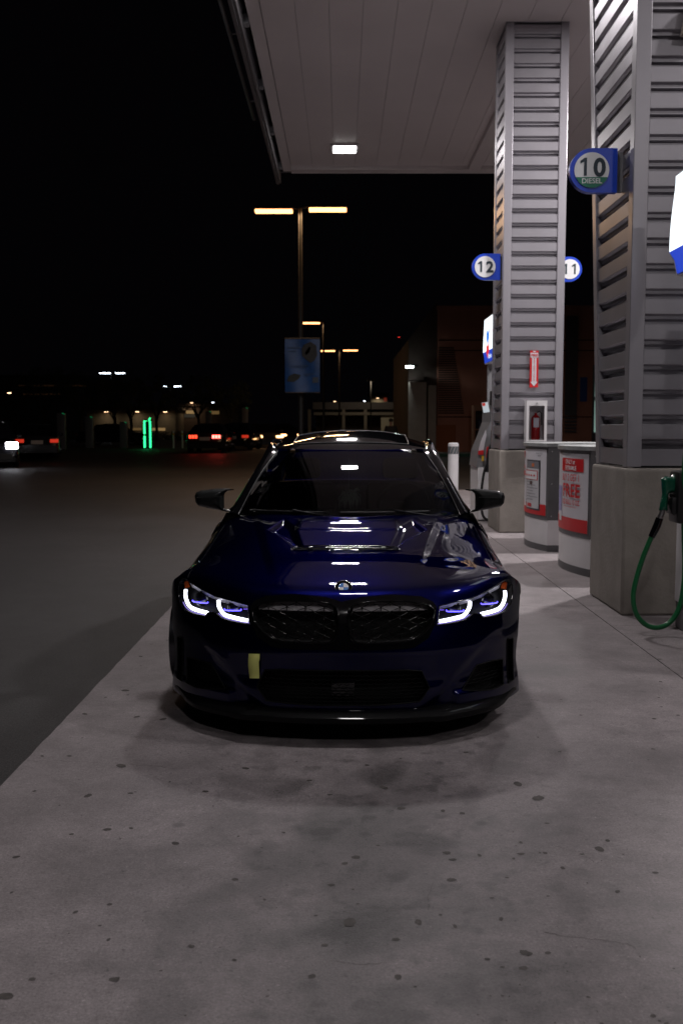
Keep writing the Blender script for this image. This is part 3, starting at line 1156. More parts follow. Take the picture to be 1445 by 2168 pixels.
pillow([(p.x, p.z) for p in hw], Yh, 0.035, 0.03, 0.008, M_NOZG, 'nozzle_body', hose, off=(2.25, 6.9, 0))
g = MB()
g.tube([A(1417, 1046), A(1421, 1056), A(1414, 1060), A(1418, 1078), A(1434, 1082)], 0.009, 8)
g.tube([A(1418, 1048), A(1436, 1050), A(1440, 1066)], 0.008, 8)
hs(g, 'trigger_guard', M_SATIN, smooth=True)
g = MB()
g.tube([A(1436, 1012), A(1446, 1006), A(1458, 1010)], 0.022, 10)
hs(g, 'spout', M_STEEL, smooth=True)
g = MB()
g.tube([A(1402, 1081), A(1395, 1098)], [0.018, 0.020], 12)
hs(g, 'swivel', M_STEEL, smooth=True)
g = MB()
g.tube([A(1395, 1097), A(1390, 1112), A(1378, 1137)], [0.026, 0.028, 0.024], 12)
hs(g, 'breakaway_sleeve', M_GLOSSB, smooth=True)
g = MB()
pth = catmull([A(1379, 1134), A(1360, 1180), A(1346, 1225), A(1339, 1265), A(1346, 1300), A(1365, 1322), A(1388, 1329), A(1412, 1321, .02), A(1432, 1297, .02),
               A(1443, 1260, .02), A(1448, 1200, .0), A(1446, 1100, -.05), A(1447, 1010, -.1), A(1452, 950, -.12), A(1470, 900, -.1)], 10)
g.tube(pth, 0.0175, 14)
hs(g, 'hose_line', M_HOSEG, smooth=True)
g = MB()
q = A(1446, 1060, -0.08)
g.tube([(q.x, q.y, q.z + 0.03), (q.x, q.y, q.z - 0.03)], 0.021, 14)
hs(g, 'hose_tag', M_YEL, smooth=True)

# far pump beyond the far column
far = empty('fuel_pump', (2.78, 16.1, 0), label='grey and white fuel pump with black hose beyond the far column', cat='fuel pump', group='fuel pumps between the lanes')


def fp_(mb, name, m, par=None, **k):
    mb.v = [(a - 2.78, b - 16.1, c) for a, b, c in mb.v]
    return mb.build(name, m, par or far, **k)


g = MB()
g.box(2.46, 3.1, 15.3, 16.9, 0.0, 0.15, bev=0.008)
fp_(g, 'plinth', M_GREYM)
g = MB()
g.box(2.30, 3.1, 15.28, 15.98, 0.151, 0.82, bev=0.015)
g.box(2.12, 2.30, 15.48, 16.4, 0.02, 0.84, bev=0.015)
fp_(g, 'lower_cabinet', M_WHITEP, smooth=20)
g = MB()
fr = [(2.10, 0.845), (2.13, 1.1), (2.22, 1.32), (2.30, 1.55), (2.31, 1.80), (2.42, 1.82), (2.44, 0.845)]
g.prism(fr, lambda p, q, t: (p, t, q), 15.5, 16.4)
fp_(g, 'swept_frame', M_PGREY)
g = MB()
g.prism([(2.115, 1.06), (2.155, 1.24), (2.235, 1.43), (2.245, 1.34), (2.20, 1.10)], lambda p, q, t: (p, t, q), 15.485, 15.499)
fp_(g, 'advert_panel', M_POSTER)
g = MB()
g.prism([(2.112, 1.04), (2.12, 1.10), (2.202, 1.11), (2.195, 1.04)], lambda p, q, t: (p, t, q), 15.470, 15.484)
g.prism([(2.24, 0.99), (2.25, 1.16), (2.31, 1.17), (2.29, 0.99)], lambda p, q, t: (p, t, q), 15.470, 15.484)
fp_(g, 'advert_band', M_RED)
g = MB()
g.prism([(2.29, 1.80), (2.30, 2.02), (2.44, 2.05), (2.44, 1.80)], lambda p, q, t: (p, t, q), 15.42, 15.55)
fp_(g, 'card_reader', M_SATIN)
g = MB()
a0 = [at(1019, 853, 15.4), at(1032, 851, 15.4), at(1036, 872, 15.4), at(1023, 874, 15.4)]
g.add([(p.x, 15.412, p.z) for p in a0], [(0, 1, 2, 3)])
fp_(g, 'screen', glow('reader_screen', (0.80, 0.88, 0.95), 0.55))
g = MB()
a0 = [at(1019.5, 853.5, 15.4), at(1026, 852.5, 15.4), at(1027, 859, 15.4), at(1021, 860, 15.4)]
g.add([(p.x, 15.408, p.z) for p in a0], [(0, 1, 2, 3)])
fp_(g, 'screen_badge', glow('reader_red', (0.8, 0.05, 0.03), 0.5))
g = MB()
g.box(2.30, 2.43, 15.3, 15.45, 0.92, 1.42, bev=0.02)
fp_(g, 'nozzle_boot', M_SATIN, smooth=25)
g = MB()
g.box(2.335, 2.345, 15.27, 15.29, 1.35, 1.62)
fp_(g, 'grade_strip', mat('grade_blue', (0.02, 0.05, 0.5), 0.4))
g = MB()
g.box(2.17, 2.20, 15.44, 15.47, 0.94, 1.02)
fp_(g, 'yellow_button', M_YEL)
n2 = empty('fuel_nozzle', (2.33, 15.3, 0), label='black nozzle and hose hanging on the far pump', cat='fuel nozzle')
g = MB()
pp = [at(1030, 1000, 15.25), at(1034, 962, 15.25), at(1040, 945, 15.25), at(1047, 940, 15.25)]
g.tube([(p.x - 2.33, p.y - 15.3, p.z) for p in pp], [0.028, 0.034, 0.045, 0.04], 12)
g.build('nozzle_body', M_SATIN, n2, smooth=True)
g = MB()
pp = catmull([at(1028, 985, 15.22), at(1022, 1010, 15.22), at(1018, 1050, 15.2), at(1021, 1090, 15.2), at(1035, 1100, 15.2), at(1050, 1080, 15.25), at(1060, 1000, 15.3)], 8)
g.tube([(p.x - 2.33, p.y - 15.3, p.z) for p in pp], 0.020, 10)
g.build('hose_line', M_RUBBER, n2, smooth=True)
tp = empty('pump_topper', (0, 0, 0), label='lit white and blue curved sign beyond the far column', cat='lit sign', group='lit curved signs above the fuel pumps')
pump_topper(tp, 2.37, 15.25, 16.85, 2.50, 3.24)
g = MB()
for yy in (15.5, 16.5):
    g.box(2.40, 2.50, yy, yy + 0.08, 1.821, 2.50)
fp_(g, 'topper_post', M_PGREY)

# bollard
bo = empty('bollard', (2.015, 18.0, 0), label='white bollard with a grey striped collar beside the far pump', cat='bollard')
g = MB()
g.lathe([(0.095, 0), (0.095, 1.145), (0.09, 1.175), (0.07, 1.185), (0, 1.187)], (0, 0, 0), 'z', 28)
g.build('post', M_WHITEP, bo, smooth=True)
g = MB()
g.lathe([(0.0955, 0.985), (0.0975, 0.985), (0.0975, 1.12), (0.0955, 1.12)], (0, 0, 0), 'z', 28)
g.build('collar', mat('collar_grey', (0.10, 0.12, 0.13), 0.5), bo, smooth=30)
g = MB()
for k in range(10):
    a0 = k * 2 * PI / 10
    pts0 = [(0.0985 * math.cos(a0 + t * 0.55), 0.0985 * math.sin(a0 + t * 0.55), 0.986 + t * 0.133) for t in np.linspace(0, 1, 6)]
    pts1 = [(0.0985 * math.cos(a0 + 0.10 + t * 0.55), 0.0985 * math.sin(a0 + 0.10 + t * 0.55), 0.986 + t * 0.133) for t in np.linspace(0, 1, 6)]
    g.grid([pts0, pts1])
g.build('stripes', mat('stripe_pink', (0.5, 0.42, 0.42), 0.5), bo)

# camera bracket at top right
sc_ = empty('wall_light', (2.60, 7.70, 4.40), label='small beige floodlight fixed high on the near column', cat='floodlight')
g = MB()
g.prism([(-0.09, -0.05), (-0.05, 0.16), (0.03, 0.24), (0.16, 0.28), (0.2, 0.05), (0.04, -0.06)], lambda p, q, t: (p, t, q), -0.17, -0.03)
g.build('lamp_head', mat('beige_metal', (0.36, 0.31, 0.26), 0.5), sc_, smooth=30)
g = MB()
g.box(0.02, 0.14, -0.029, 0.0, -0.02, 0.2)
g.build('bracket', M_SATIN, sc_)


# ================================================================== THE BLUE CAR
car = empty('parked_car', (0.006, 4.5, 0), -0.0235, label='dark blue sedan with black mirrors and lit headlights facing the camera under the canopy', cat='car')
WH = 0.915


def Fd(x):
    t = min(abs(x) / WH, 1.0)
    return 0.62 * (1 - (1 - t ** 2.6) ** (1 / 1.5))


GZ = ([0.08, 0.10, 0.16, 0.24, 0.30, 0.38, 0.42, 0.46, 0.52, 0.60, 0.66, 0.72], [0.03, 0.022, 0.008, 0.004, 0.012, 0.004, 0.0, 0.006, 0.022, 0.050, 0.085, 0.135])


def gz(z):
    return cr1(z, GZ[1], GZ[0])


def smooth(t):
    t = min(max(t, 0), 1)
    return t * t * (3 - 2 * t)


def Sx(x, z):
    """front fascia point for front-view coordinates"""
    y = Fd(x) + gz(z)
    ax = abs(x)
    # cheek crease running from the headlight down to the lower wing
    xc = 0.40 + (z - 0.17) * 1.05
    y += 0.016 * (1 / (1 + math.exp(-(ax - xc) / 0.012))) * smooth((0.50 - z) / 0.12)
    # lower wing under the side intake steps forward
    y -= 0.020 * smooth((ax - 0.50) / 0.05) * smooth((0.235 - z) / 0.03)
    return (x, y, z)


US = 1.20


def ux(u):
    return WH * math.sin(max(-1, min(1, u / US)) * PI / 2)


def xu(x):
    return US * math.asin(max(-1, min(1, x / WH))) * 2 / PI


def Suz(u, z):
    return Sx(ux(u), z)


def U(poly, s=1):
    return [(xu(a) * s, b) for a, b in poly]


HL = [(0.448, 0.624), (0.522, 0.636), (0.611, 0.646), (0.683, 0.664), (0.752, 0.683), (0.8, 0.698), (0.826, 0.692), (0.841, 0.67), (0.843, 0.635), (0.826, 0.586),
      (0.788, 0.557), (0.73, 0.551), (0.666, 0.553), (0.655, 0.569), (0.618, 0.578), (0.574, 0.553), (0.524, 0.546), (0.432, 0.541), (0.442, 0.567)]
KID = [(0.042, 0.63), (0.086, 0.646), (0.185, 0.651), (0.295, 0.649), (0.384, 0.633), (0.422, 0.604), (0.41, 0.553), (0.367, 0.507), (0.304, 0.48), (0.206, 0.473), (0.064, 0.475), (0.029, 0.512), (0.022, 0.6)]
SUR = [(-0.009, 0.650), (0.041, 0.660), (0.085, 0.669), (0.229, 0.679), (0.363, 0.668), (0.417, 0.644), (0.436, 0.62), (0.428, 0.55), (0.395, 0.488), (0.326, 0.448), (0.206, 0.441), (0.0, 0.441)]
HE = [(0.0, 0.656), (0.031, 0.658), (0.074, 0.672), (0.141, 0.679), (0.229, 0.683), (0.318, 0.679), (0.385, 0.667), (0.434, 0.641), (0.464, 0.634), (0.522, 0.643),
      (0.612, 0.654), (0.684, 0.672), (0.753, 0.692), (0.796, 0.708), (0.83, 0.713), (0.870, 0.688), (0.897, 0.662), (0.915, 0.620)]
LOW = [(0.0, 0.337), (0.294, 0.343), (0.364, 0.334), (0.401, 0.254), (0.357, 0.192), (0.163, 0.182), (0.0, 0.182)]
SIDE = [(0.561, 0.222), (0.636, 0.328), (0.714, 0.332), (0.777, 0.324), (0.781, 0.202), (0.718, 0.196)]
SLOT = [(0.801, 0.421), (0.838, 0.413), (0.844, 0.201), (0.807, 0.20)]


def Cz(x):
    return cr1(abs(x), [b for a, b in HE], [a for a, b in HE])


def mirror(p):
    return [(-a, b) for a, b in reversed(p)]


# ---- fascia sheet
arch = []
for z in np.linspace(0.12, 0.602, 24):
    yy = 0.83 - math.sqrt(max(0, 0.365 ** 2 - (z - 0.33) ** 2))
    # invert Fd
    t_ = max(0.0, min(1.0, (yy - gz(z)) / 0.62))
    xx = WH * (1 - (1 - t_) ** 1.5) ** (1 / 2.6)
    arch.append((xx, float(z)))
top = [(x, Cz(x)) for x in np.linspace(-0.915, 0.915, 121)]
half_r = [(0.0, 0.155), (0.3, 0.15), (0.48, 0.145), (0.62, 0.13), (0.76, 0.118)] + arch
outer = [(xu(a), b) for a, b in half_r] + [(xu(a), b) for a, b in reversed(top)] + [(-xu(a), b) for a, b in reversed(half_r[1:])]
SURF = [p for p in SUR] + [(-a, b) for a, b in reversed(SUR[1:-1])]
kid_r, kid_l = U(KID), U(mirror(KID))
LOWF = [(a, b) for a, b in LOW[1:-1]] + mirror(LOW[1:-1])
holes = [kid_r, kid_l, U(HL), U(mirror(HL)), U(LOWF), U(SIDE), U(mirror(SIDE)), U(SLOT), U(mirror(SLOT))]
bumper = surf_patch('front_bumper', M_PAINT, car, outer, holes, 0.013, Suz, 0.0, nsign=1)
# ---- kidney surround in gloss black, lying proud of the paint
surf_patch('grille_surround', M_GLOSSB, car, U(SURF), [kid_r, kid_l], 0.012, Suz, 0.006, nsign=1)


def fas(x, z, off=0.0):
    e = 0.003
    p = Vector(Sx(x, z))
    n = (Vector(Sx(x + e, z)) - Vector(Sx(x - e, z))).cross(Vector(Sx(x, z + e)) - Vector(Sx(x, z - e))).normalized()
    return p + n * off


for sgn in (-1, 1):
    gr = MB()
    kp = [(a * sgn, b) for a, b in KID]
    rim_ = catmull([Vector((a, b, 0)) for a, b in kp], 5, closed=True)
    ring = []
    for p in rim_:
        ring.append(fas(p.x, p.y, 0.006))
    ring.append(ring[0])
    gr.tube(ring, 0.004, 8, cap=False)
    ob = gr.build('grille_rim', M_LATT, car, smooth='all')
    # recess behind the lattice
    bk = MB()
    n_ = len(rim_)
    r1 = [fas(p.x, p.y, 0.0) for p in rim_]
    cxk = 0.22 * sgn
    r2 = [Vector((cxk + (p.x - cxk) * 0.97, fas(p.x, p.y).y + 0.10, p.z)) for p in r1]
    bk.grid([r1 + [r1[0]], r2 + [r2[0]]])
    bk.add([tuple(p) for p in r2], [tuple(range(n_))])
    bk.build('grille_recess', M_MATB, car)
    # light panel seen behind the upper row of the lattice
    pn = MB()
    xs = np.linspace(0.045, 0.40, 18)
    pn.grid([[(sgn * x, Fd(x) + gz(z) + (0.030 if z < 0.63 else 0.040), min(z, 0.648 - 0.10 * max(0, (x - 0.30)) - 0.10 * max(0, 0.1 - x))) for x in xs] for z in (0.606, 0.648)])
    pn.build('duct_panel', mat('duct_grey', (0.42, 0.40, 0.42), 0.55), car, smooth='all')
    # lattice: staggered zigzags with studs and uprights
    lt = MB()
    per = 0.0875

    def inside(x, z, m_=0.004):
        return bool(inpoly([x], [z], [(abs(a), b) for a, b in KID])[0])
    rows_ = np.arange(0.484, 0.66, 0.0205)
    for ri, z0_ in enumerate(rows_[::-1]):
        ph_ = 0.5 * (ri % 2)
        amp = 0.0085 if ri else 0.010
        run = []
        for x in np.arange(0.02, 0.43, per / 8):
            k = ((x / per + ph_) % 1.0)
            tri = 1 - abs(2 * k - 1) * 2
            z_ = z0_ - 0.008 + amp * tri
            if inside(x, z_):
                run.append(fas(x, z_, -0.006) * 1.0)
            else:
                if len(run) > 1:
                    lt.tube([Vector((sgn * p.x, p.y, p.z)) for p in run], 0.0019, 6)
                run = []
        if len(run) > 1:
            lt.tube([Vector((sgn * p.x, p.y, p.z)) for p in run], 0.0019, 6)
        # studs at peaks
        for kx in range(0, 6):
            x = (kx + 0.5 - ph_) * per
            z_ = z0_ - 0.008 + amp
            if x > 0.02 and inside(x, z_) and inside(x, z_ - 0.012):
                p = fas(x, z_, -0.001)
                p.x *= sgn
                lt.lathe([(0, -0.006), (0.003, -0.005), (0.0045, -0.001), (0.0045, 0.006)], p, 'y', 8)
                q = fas(x, z_ - 0.014, -0.004)
                q.x *= sgn
                lt.tube([p, q], 0.0022, 6)
    lt.build('grille_lattice', M_LATT, car, smooth='all')
# central bar highlight block and air-curtain, lower grilles
for nm, poly, dep in (('lower_intake', LOWF, 0.10), ('side_intake', SIDE, 0.07), ('side_intake', mirror(SIDE), 0.07), ('air_slot', SLOT, 0.05), ('air_slot', mirror(SLOT), 0.05)):
    q = resample(poly, 0.03)
    r1 = [fas(a, b, 0.0) for a, b in q]
    r2 = [Vector((p.x * 0.99, p.y + dep, p.z)) for p in r1]
    b_ = MB()
    b_.grid([r1 + [r1[0]], r2 + [r2[0]]])
    b_.add([tuple(p) for p in r2], [tuple(range(len(r2)))])
    o_ = b_.build(nm, M_BLKMESH, car)
    # thin edge bead
    b_ = MB()
    b_.tube([fas(a, b, 0.001) for a, b in q + [q[0]]], 0.0035, 6, cap=False)
    b_.build('edge_bead', M_BLKMESH, o_, smooth='all')
    if 'intake' in nm:
        m_ = MB()
        zs = [b for a, b in poly]
        xs = [a for a, b in poly]
        for ri, z_ in enumerate(np.arange(min(zs) + 0.01, max(zs) - 0.005, 0.017)):
            run = []
            for x in np.arange(min(xs), max(xs), 0.009):
                k = ((x / 0.036 + 0.5 * (ri % 2)) % 1.0)
                zz_ = z_ + 0.004 * (1 - abs(2 * k - 1) * 2)
                if inpoly([x], [zz_], poly)[0]:
                    run.append(fas(x, zz_, -0.022))
                elif len(run) > 1:
                    m_.tube(run, 0.0022, 5)
                    run = []
                else:
                    run = []
            if len(run) > 1:
                m_.tube(run, 0.0022, 5)
        m_.build('mesh_grille', M_BLKMESH, o_, smooth='all')

# radar panel in the lower intake
b_ = MB()
b_.box(-0.055, 0.055, 0.030, 0.045, 0.215, 0.30, bev=0.008)
b_.build('radar_cover', M_GLOSSB, car, smooth=True)

# ---- front lip
path = []
for x in np.linspace(-0.865, 0.865, 61):
    s_ = abs(x)
    y = Fd(x) + 0.004 - 0.055 * (1 - smooth((s_ - 0.70) / 0.16)) - (0.018 * math.exp(-((s_ - 0.47) / 0.05) ** 2))
    zu = 0.030 * smooth((s_ - 0.76) / 0.10)
    path.append((x, y, zu, Fd(x) + 0.03))
lp = MB()
rows = []
for x, y, zu, yi in path:
    k = x * 0.02
    rows.append([(x * 0.995, yi + 0.02, 0.170 + zu), (x, y + 0.030, 0.152 + zu), (x, y + 0.008, 0.139 + zu), (x, y + 0.001, 0.134 + zu), (x, y, 0.128 + zu), (x, y + 0.001, 0.112 + zu), (x, y + 0.006, 0.107 + zu), (x, yi + 0.25, 0.106 + zu)])
lp.grid(rows)
lp.build('front_lip', mat('lip_carbon', (0.004, 0.004, 0.0045), 0.5, spec=0.05, coat=0.22, coatr=0.05), car, smooth=True)
und = MB()
und.grid([[(x, y + 0.05, 0.118 + zu) for x, y, zu, yi in path], [(x * 0.9, 1.2, 0.13) for x, y, zu, yi in path]])
und.box(-0.78, 0.78, 0.9, 4.4, 0.14, 0.30)
und.build('underbody', M_MATB, car)

# ---- headlights
M_HLB = mat('headlamp_bezel', (0.0018, 0.0018, 0.0025), 0.6, spec=0.12)
M_BROW = mat('headlamp_brow', (0.36, 0.34, 0.36), 0.28, metal=0.7)
for sgn in (-1, 1):
    hl = HL if sgn > 0 else mirror(HL)
    h = surf_patch('headlight', M_HLB, car, U(hl), [], 0.014, Suz, -0.050, nsign=1)
    w = MB()
    q = resample(hl, 0.02)
    w.grid([[fas(a, b, 0.0) for a, b in q + [q[0]]], [fas(a, b, -0.052) for a, b in q + [q[0]]]])
    w.build('lamp_wall', M_GLOSSB, h, smooth='all')
    surf_patch('lamp_cover', M_COVER, h, U(hl), [], 0.014, Suz, 0.002, nsign=1)
    w = MB()
    w.tube([fas(a, b, 0.002) for a, b in q + [q[0]]], 0.0032, 6, cap=False)
    w.build('lamp_seal', M_GLOSSB, h, smooth='all')

    def strip(pts, r, m, name, off):
        c_ = catmull([Vector((a * sgn, b, 0)) for a, b in pts], 6)
        t_ = MB()
        t_.tube([fas(p.x, p.y, off) for p in c_], r, 10)
        return t_.build(name, m, h, smooth='all')
    strip([(0.808, 0.650), (0.808, 0.63), (0.8, 0.607), (0.78, 0.583), (0.749, 0.573), (0.668, 0.569)], 0.0088, M_DRL, 'daylight_strip', -0.012)
    strip([(0.609, 0.634), (0.606, 0.611), (0.592, 0.59), (0.571, 0.573), (0.535, 0.567), (0.455, 0.558)], 0.0088, M_DRL, 'daylight_strip', -0.012)
    strip([(0.675, 0.621), (0.68, 0.6145), (0.721, 0.610), (0.762, 0.6065), (0.767, 0.612)], 0.0028, M_BLUEL, 'blue_accent', -0.02)
    strip([(0.493, 0.610), (0.497, 0.6025), (0.537, 0.598), (0.575, 0.5955), (0.58, 0.602)], 0.0028, M_BLUEL, 'blue_accent', -0.02)
    strip([(0.457, 0.6125), (0.48, 0.611)], 0.0022, glow('blue_faint', (0.2, 0.08, 1.0), 0.8), 'blue_accent', -0.02)
    strip([(0.655, 0.5605), (0.70, 0.557), (0.755, 0.560), (0.788, 0.570), (0.81, 0.59)], 0.0022, glow('lower_light_line', (0.35, 0.25, 1.0), 0.8), 'lower_light_line', -0.004)
    strip([(0.443, 0.548), (0.50, 0.551), (0.565, 0.559), (0.60, 0.575)], 0.0022, glow('lower_light_line', (0.35, 0.25, 1.0), 0.8), 'lower_light_line', -0.004)
    # brow
    bw = MB()
    tp_ = [(0.452, 0.6235), (0.522, 0.6345), (0.611, 0.6445), (0.683, 0.6615), (0.752, 0.6805), (0.786, 0.690)]
    lo_ = [(0.456, 0.6175), (0.53, 0.626), (0.605, 0.634), (0.68, 0.648), (0.748, 0.664), (0.790, 0.672)]
    bw.grid([[fas(a * sgn, b, -0.006) for a, b in tp_], [fas(a * sgn, b, -0.030) for a, b in lo_]])
    bw.build('brow', M_BROW, h, smooth='all')
    am = MB()
    am.grid([[fas(a * sgn, b, -0.010) for a, b in ((0.792, 0.690), (0.812, 0.692), (0.825, 0.684))], [fas(a * sgn, b, -0.014) for a, b in ((0.785, 0.669), (0.803, 0.662), (0.818, 0.655))]])
    am.build('turn_signal', M_AMBER, h, smooth='all')
    for cx_, cz_, rr_ in ((0.722, 0.634, 0.036), (0.540, 0.618, 0.030)):
        p = fas(cx_ * sgn, cz_, -0.040)
        pj = MB()
        pj.lathe([(rr_ * 1.12, 0.012), (rr_ * 1.12, -0.006), (rr_ * 1.02, -0.008)], p, 'y', 24)
        pj.build('projector_ring', mat('projector_ring_metal', (0.10, 0.10, 0.12), 0.25, metal=0.9), h, smooth=30)
        pj = MB()
        pj.lathe([(rr_, 0.0)] + [(rr_ * math.cos(a), -rr_ * 0.45 * math.sin(a)) for a in np.linspace(0.05, PI / 2, 8)], p, 'y', 24)
        pj.build('projector_lens', M_GLOSSB, h, smooth='all')

# ---- hood and front wings
HX = [0, .2, .4, .6, .75, .85, .915]
HY = [0, .3, .6, 1.0, 1.4, 1.8]
ZCY = [0, .15, .3, .5, .74, .86, 1.15, 1.5, 1.8]
ZCZ = [.690, .713, .744, .7755, .799, .815, .870, .926, .968]
HT = [[.695, .695, .688, .676, .664, .648, .575], [.742, .742, .735, .722, .707, .682, .600], [.790, .790, .782, .768, .752, .716, .618],
      [.845, .848, .842, .822, .785, .724, .622], [.905, .905, .897, .872, .830, .754, .635], [.962, .960, .950, .925, .885, .804, .660]]
VENT = [(.385, 1.44), (.455, 1.22), (.23, .79), (.31, 1.27)]


def Hd(x, y):
    ax = abs(x)
    return cr1(y, ZCZ, ZCY) + cr1(y, [cr1(ax, r, HX) - r[0] for r in HT], HY)


def vent_dist(ax, y):
    d = float(edist([ax], [y], VENT)[0])
    return d if inpoly([ax], [y], VENT)[0] else -d


def Hs(u, v):
    """u -1..1 across, v 0 (nose) .. 1 (cowl)"""
    s_ = math.sin(u * PI / 2)
    cx, rx = WH * s_, 0.895 * s_
    zc = Cz(cx)
    cy = Fd(cx) + gz(zc)
    ry = 1.50 + 0.30 * (abs(rx) / 0.74) ** 2
    if abs(rx) > 0.74:
        ry = 1.80 + 0.25 * (abs(rx) - 0.74)
    x = cx + (rx - cx) * v
    y = cy + (ry - cy) * v
    z = Hd(x, y) - (Hd(cx, cy) - zc) * (1 - v) ** 44
    ax = abs(x)
    # power-bulge crease and raised centre
    xc = 0.33 + 0.17 * (y - 0.2)
    z -= 0.006 * smooth((ax - xc + 0.03) / 0.06) * smooth((y - 0.15) / 0.5)
    if 0.7 < y < 1.6 and ax < 0.5:
        z -= 0.020 * smooth((vent_dist(ax, y) + 0.012) / 0.050)
        if ax < 0.32:
            z += 0.009 * smooth((y - 1.155) / 0.02) * (1 - smooth((ax - 0.27) / 0.04)) * (1 - smooth((y - 1.3) / 0.2))
    return (x, y, z)


def Hd3(x, y):
    """hood point from plan coordinates by a short search"""
    u, v = 2 / PI * math.asin(max(-1, min(1, x / 0.91))), 0.5
    for _ in range(24):
        p = Hs(u, v)
        v += (y - p[1]) * 0.6
        u += (x - p[0]) * 0.6
        v = min(max(v, 0), 1)
    return Vector(Hs(u, v))


def hood_part(name, u0, u1, nu, nv=110):
    mb = MB()
    vs = [(j / nv) ** 1.35 for j in range(nv + 1)]
    P, N = [], []
    for v in vs:
        row = []
        for i in range(nu + 1):
            u = u0 + (u1 - u0) * i / nu
            p = Vector(Hs(u, v))
            e = 0.004
            va, vb = max(0, v - e), min(1, v + e)
            n = (Vector(Hs(u + e, v)) - Vector(Hs(u - e, v))).cross(Vector(Hs(u, vb)) - Vector(Hs(u, va)))
            N.append(n.normalized() if n.length > 0 else Vector((0, 0, 1)))
            row.append(p)
        P.append(row)
    mb.grid(P)
    return mb.build(name, M_PAINT, car, smooth='all', normals=N)


uh = 2 / PI * math.asin(0.862)
hood = hood_part('hood', -uh, uh, 190)
hood_part('front_wing', uh + 0.004, 0.999, 26)
hood_part('front_wing', -0.999, -uh - 0.004, 26)
b_ = MB()
for s_ in (-1, 1):
    b_.tube([Vector(Hs(s_ * (uh + 0.002), v)) + Vector((0, 0, -0.006)) for v in np.linspace(0, 1, 40)], 0.004, 6)
b_.build('panel_gap', M_MATB, car)
# hood vent bar
vb = MB()
for off, hz, r_ in ((-0.012, 0.010, 0.0036), (0.016, 0.013, 0.0042)):
    pts = []
    for x in np.linspace(-0.295, 0.295, 31):
        p = Hd3(x, 0.80 + off)
        pts.append(p + Vector((0, 0, hz * (1 - smooth((abs(x) - 0.24) / 0.06)) + 0.002)))
    vb.tube(pts, [r_ * (1 - 0.6 * smooth((abs(p.x) - 0.25) / 0.05)) for p in pts], 8)
vb.build('vent_bar', M_GLOSSB, hood, smooth='all')
vb = MB()
vb.grid([[Hd3(x, yv) + Vector((0, 0, 0.0035)) for x in np.linspace(-0.28, 0.28, 29)] for yv in (0.79, 0.815)])
vb.build('vent_slot', M_MATB, hood)
vb = MB()
for x in (-0.19, -0.075, 0.075, 0.20):
    p = Hd3(x, 0.80)
    vb.box(p.x - 0.012, p.x + 0.012, p.y - 0.014, p.y + 0.018, p.z, p.z + 0.015, bev=0.003)
vb.build('vent_clip', M_STEEL, hood, smooth=True)
# roundel
em = empty('emblem', (0, 0, 0))
em.parent = car
pc = Hd3(0, 0.165)
nn = Vector((0, -0.72, 0.70)).normalized()
tx, ty = Vector((1, 0, 0)), Vector((0, 0.70, 0.72)).normalized()
pc = Vector(Hs(0, 0.045)) + nn * 0.004


def E3(u, v, h):
    p = pc + tx * u + ty * v + nn * h
    return (p.x, p.y, p.z)


def ringpoly(r, a0=0, a1=2 * PI, n=48):
    return [(r * math.cos(a0 + (a1 - a0) * k / n), r * math.sin(a0 + (a1 - a0) * k / n)) for k in range(n + (0 if a1 - a0 > 6 else 1))]


b_ = MB()
b_.prism(ringpoly(0.041), E3, -0.03, 0.001)
b_.build('emblem_base', M_GLOSSB, em, smooth=30)
for r_, w_ in ((0.0395, 0.0016), (0.0245, 0.0011)):
    b_ = MB()
    b_.tube([E3(r_ * math.cos(a), r_ * math.sin(a), 0.0018) for a in np.linspace(0, 2 * PI, 49)], w_, 8, cap=False)
    b_.build('emblem_ring', M_CHROME, em, smooth='all')
for k in range(4):
    b_ = MB()
    b_.prism([(0, 0)] + ringpoly(0.0238, k * PI / 2, (k + 1) * PI / 2, 12), E3, 0.0012, 0.0022 + 0.0001 * k)
    b_.build('emblem_quadrant', M_WHITE if k % 2 == 0 else mat('emblem_blue', (0.03, 0.20, 0.62), 0.25), em)

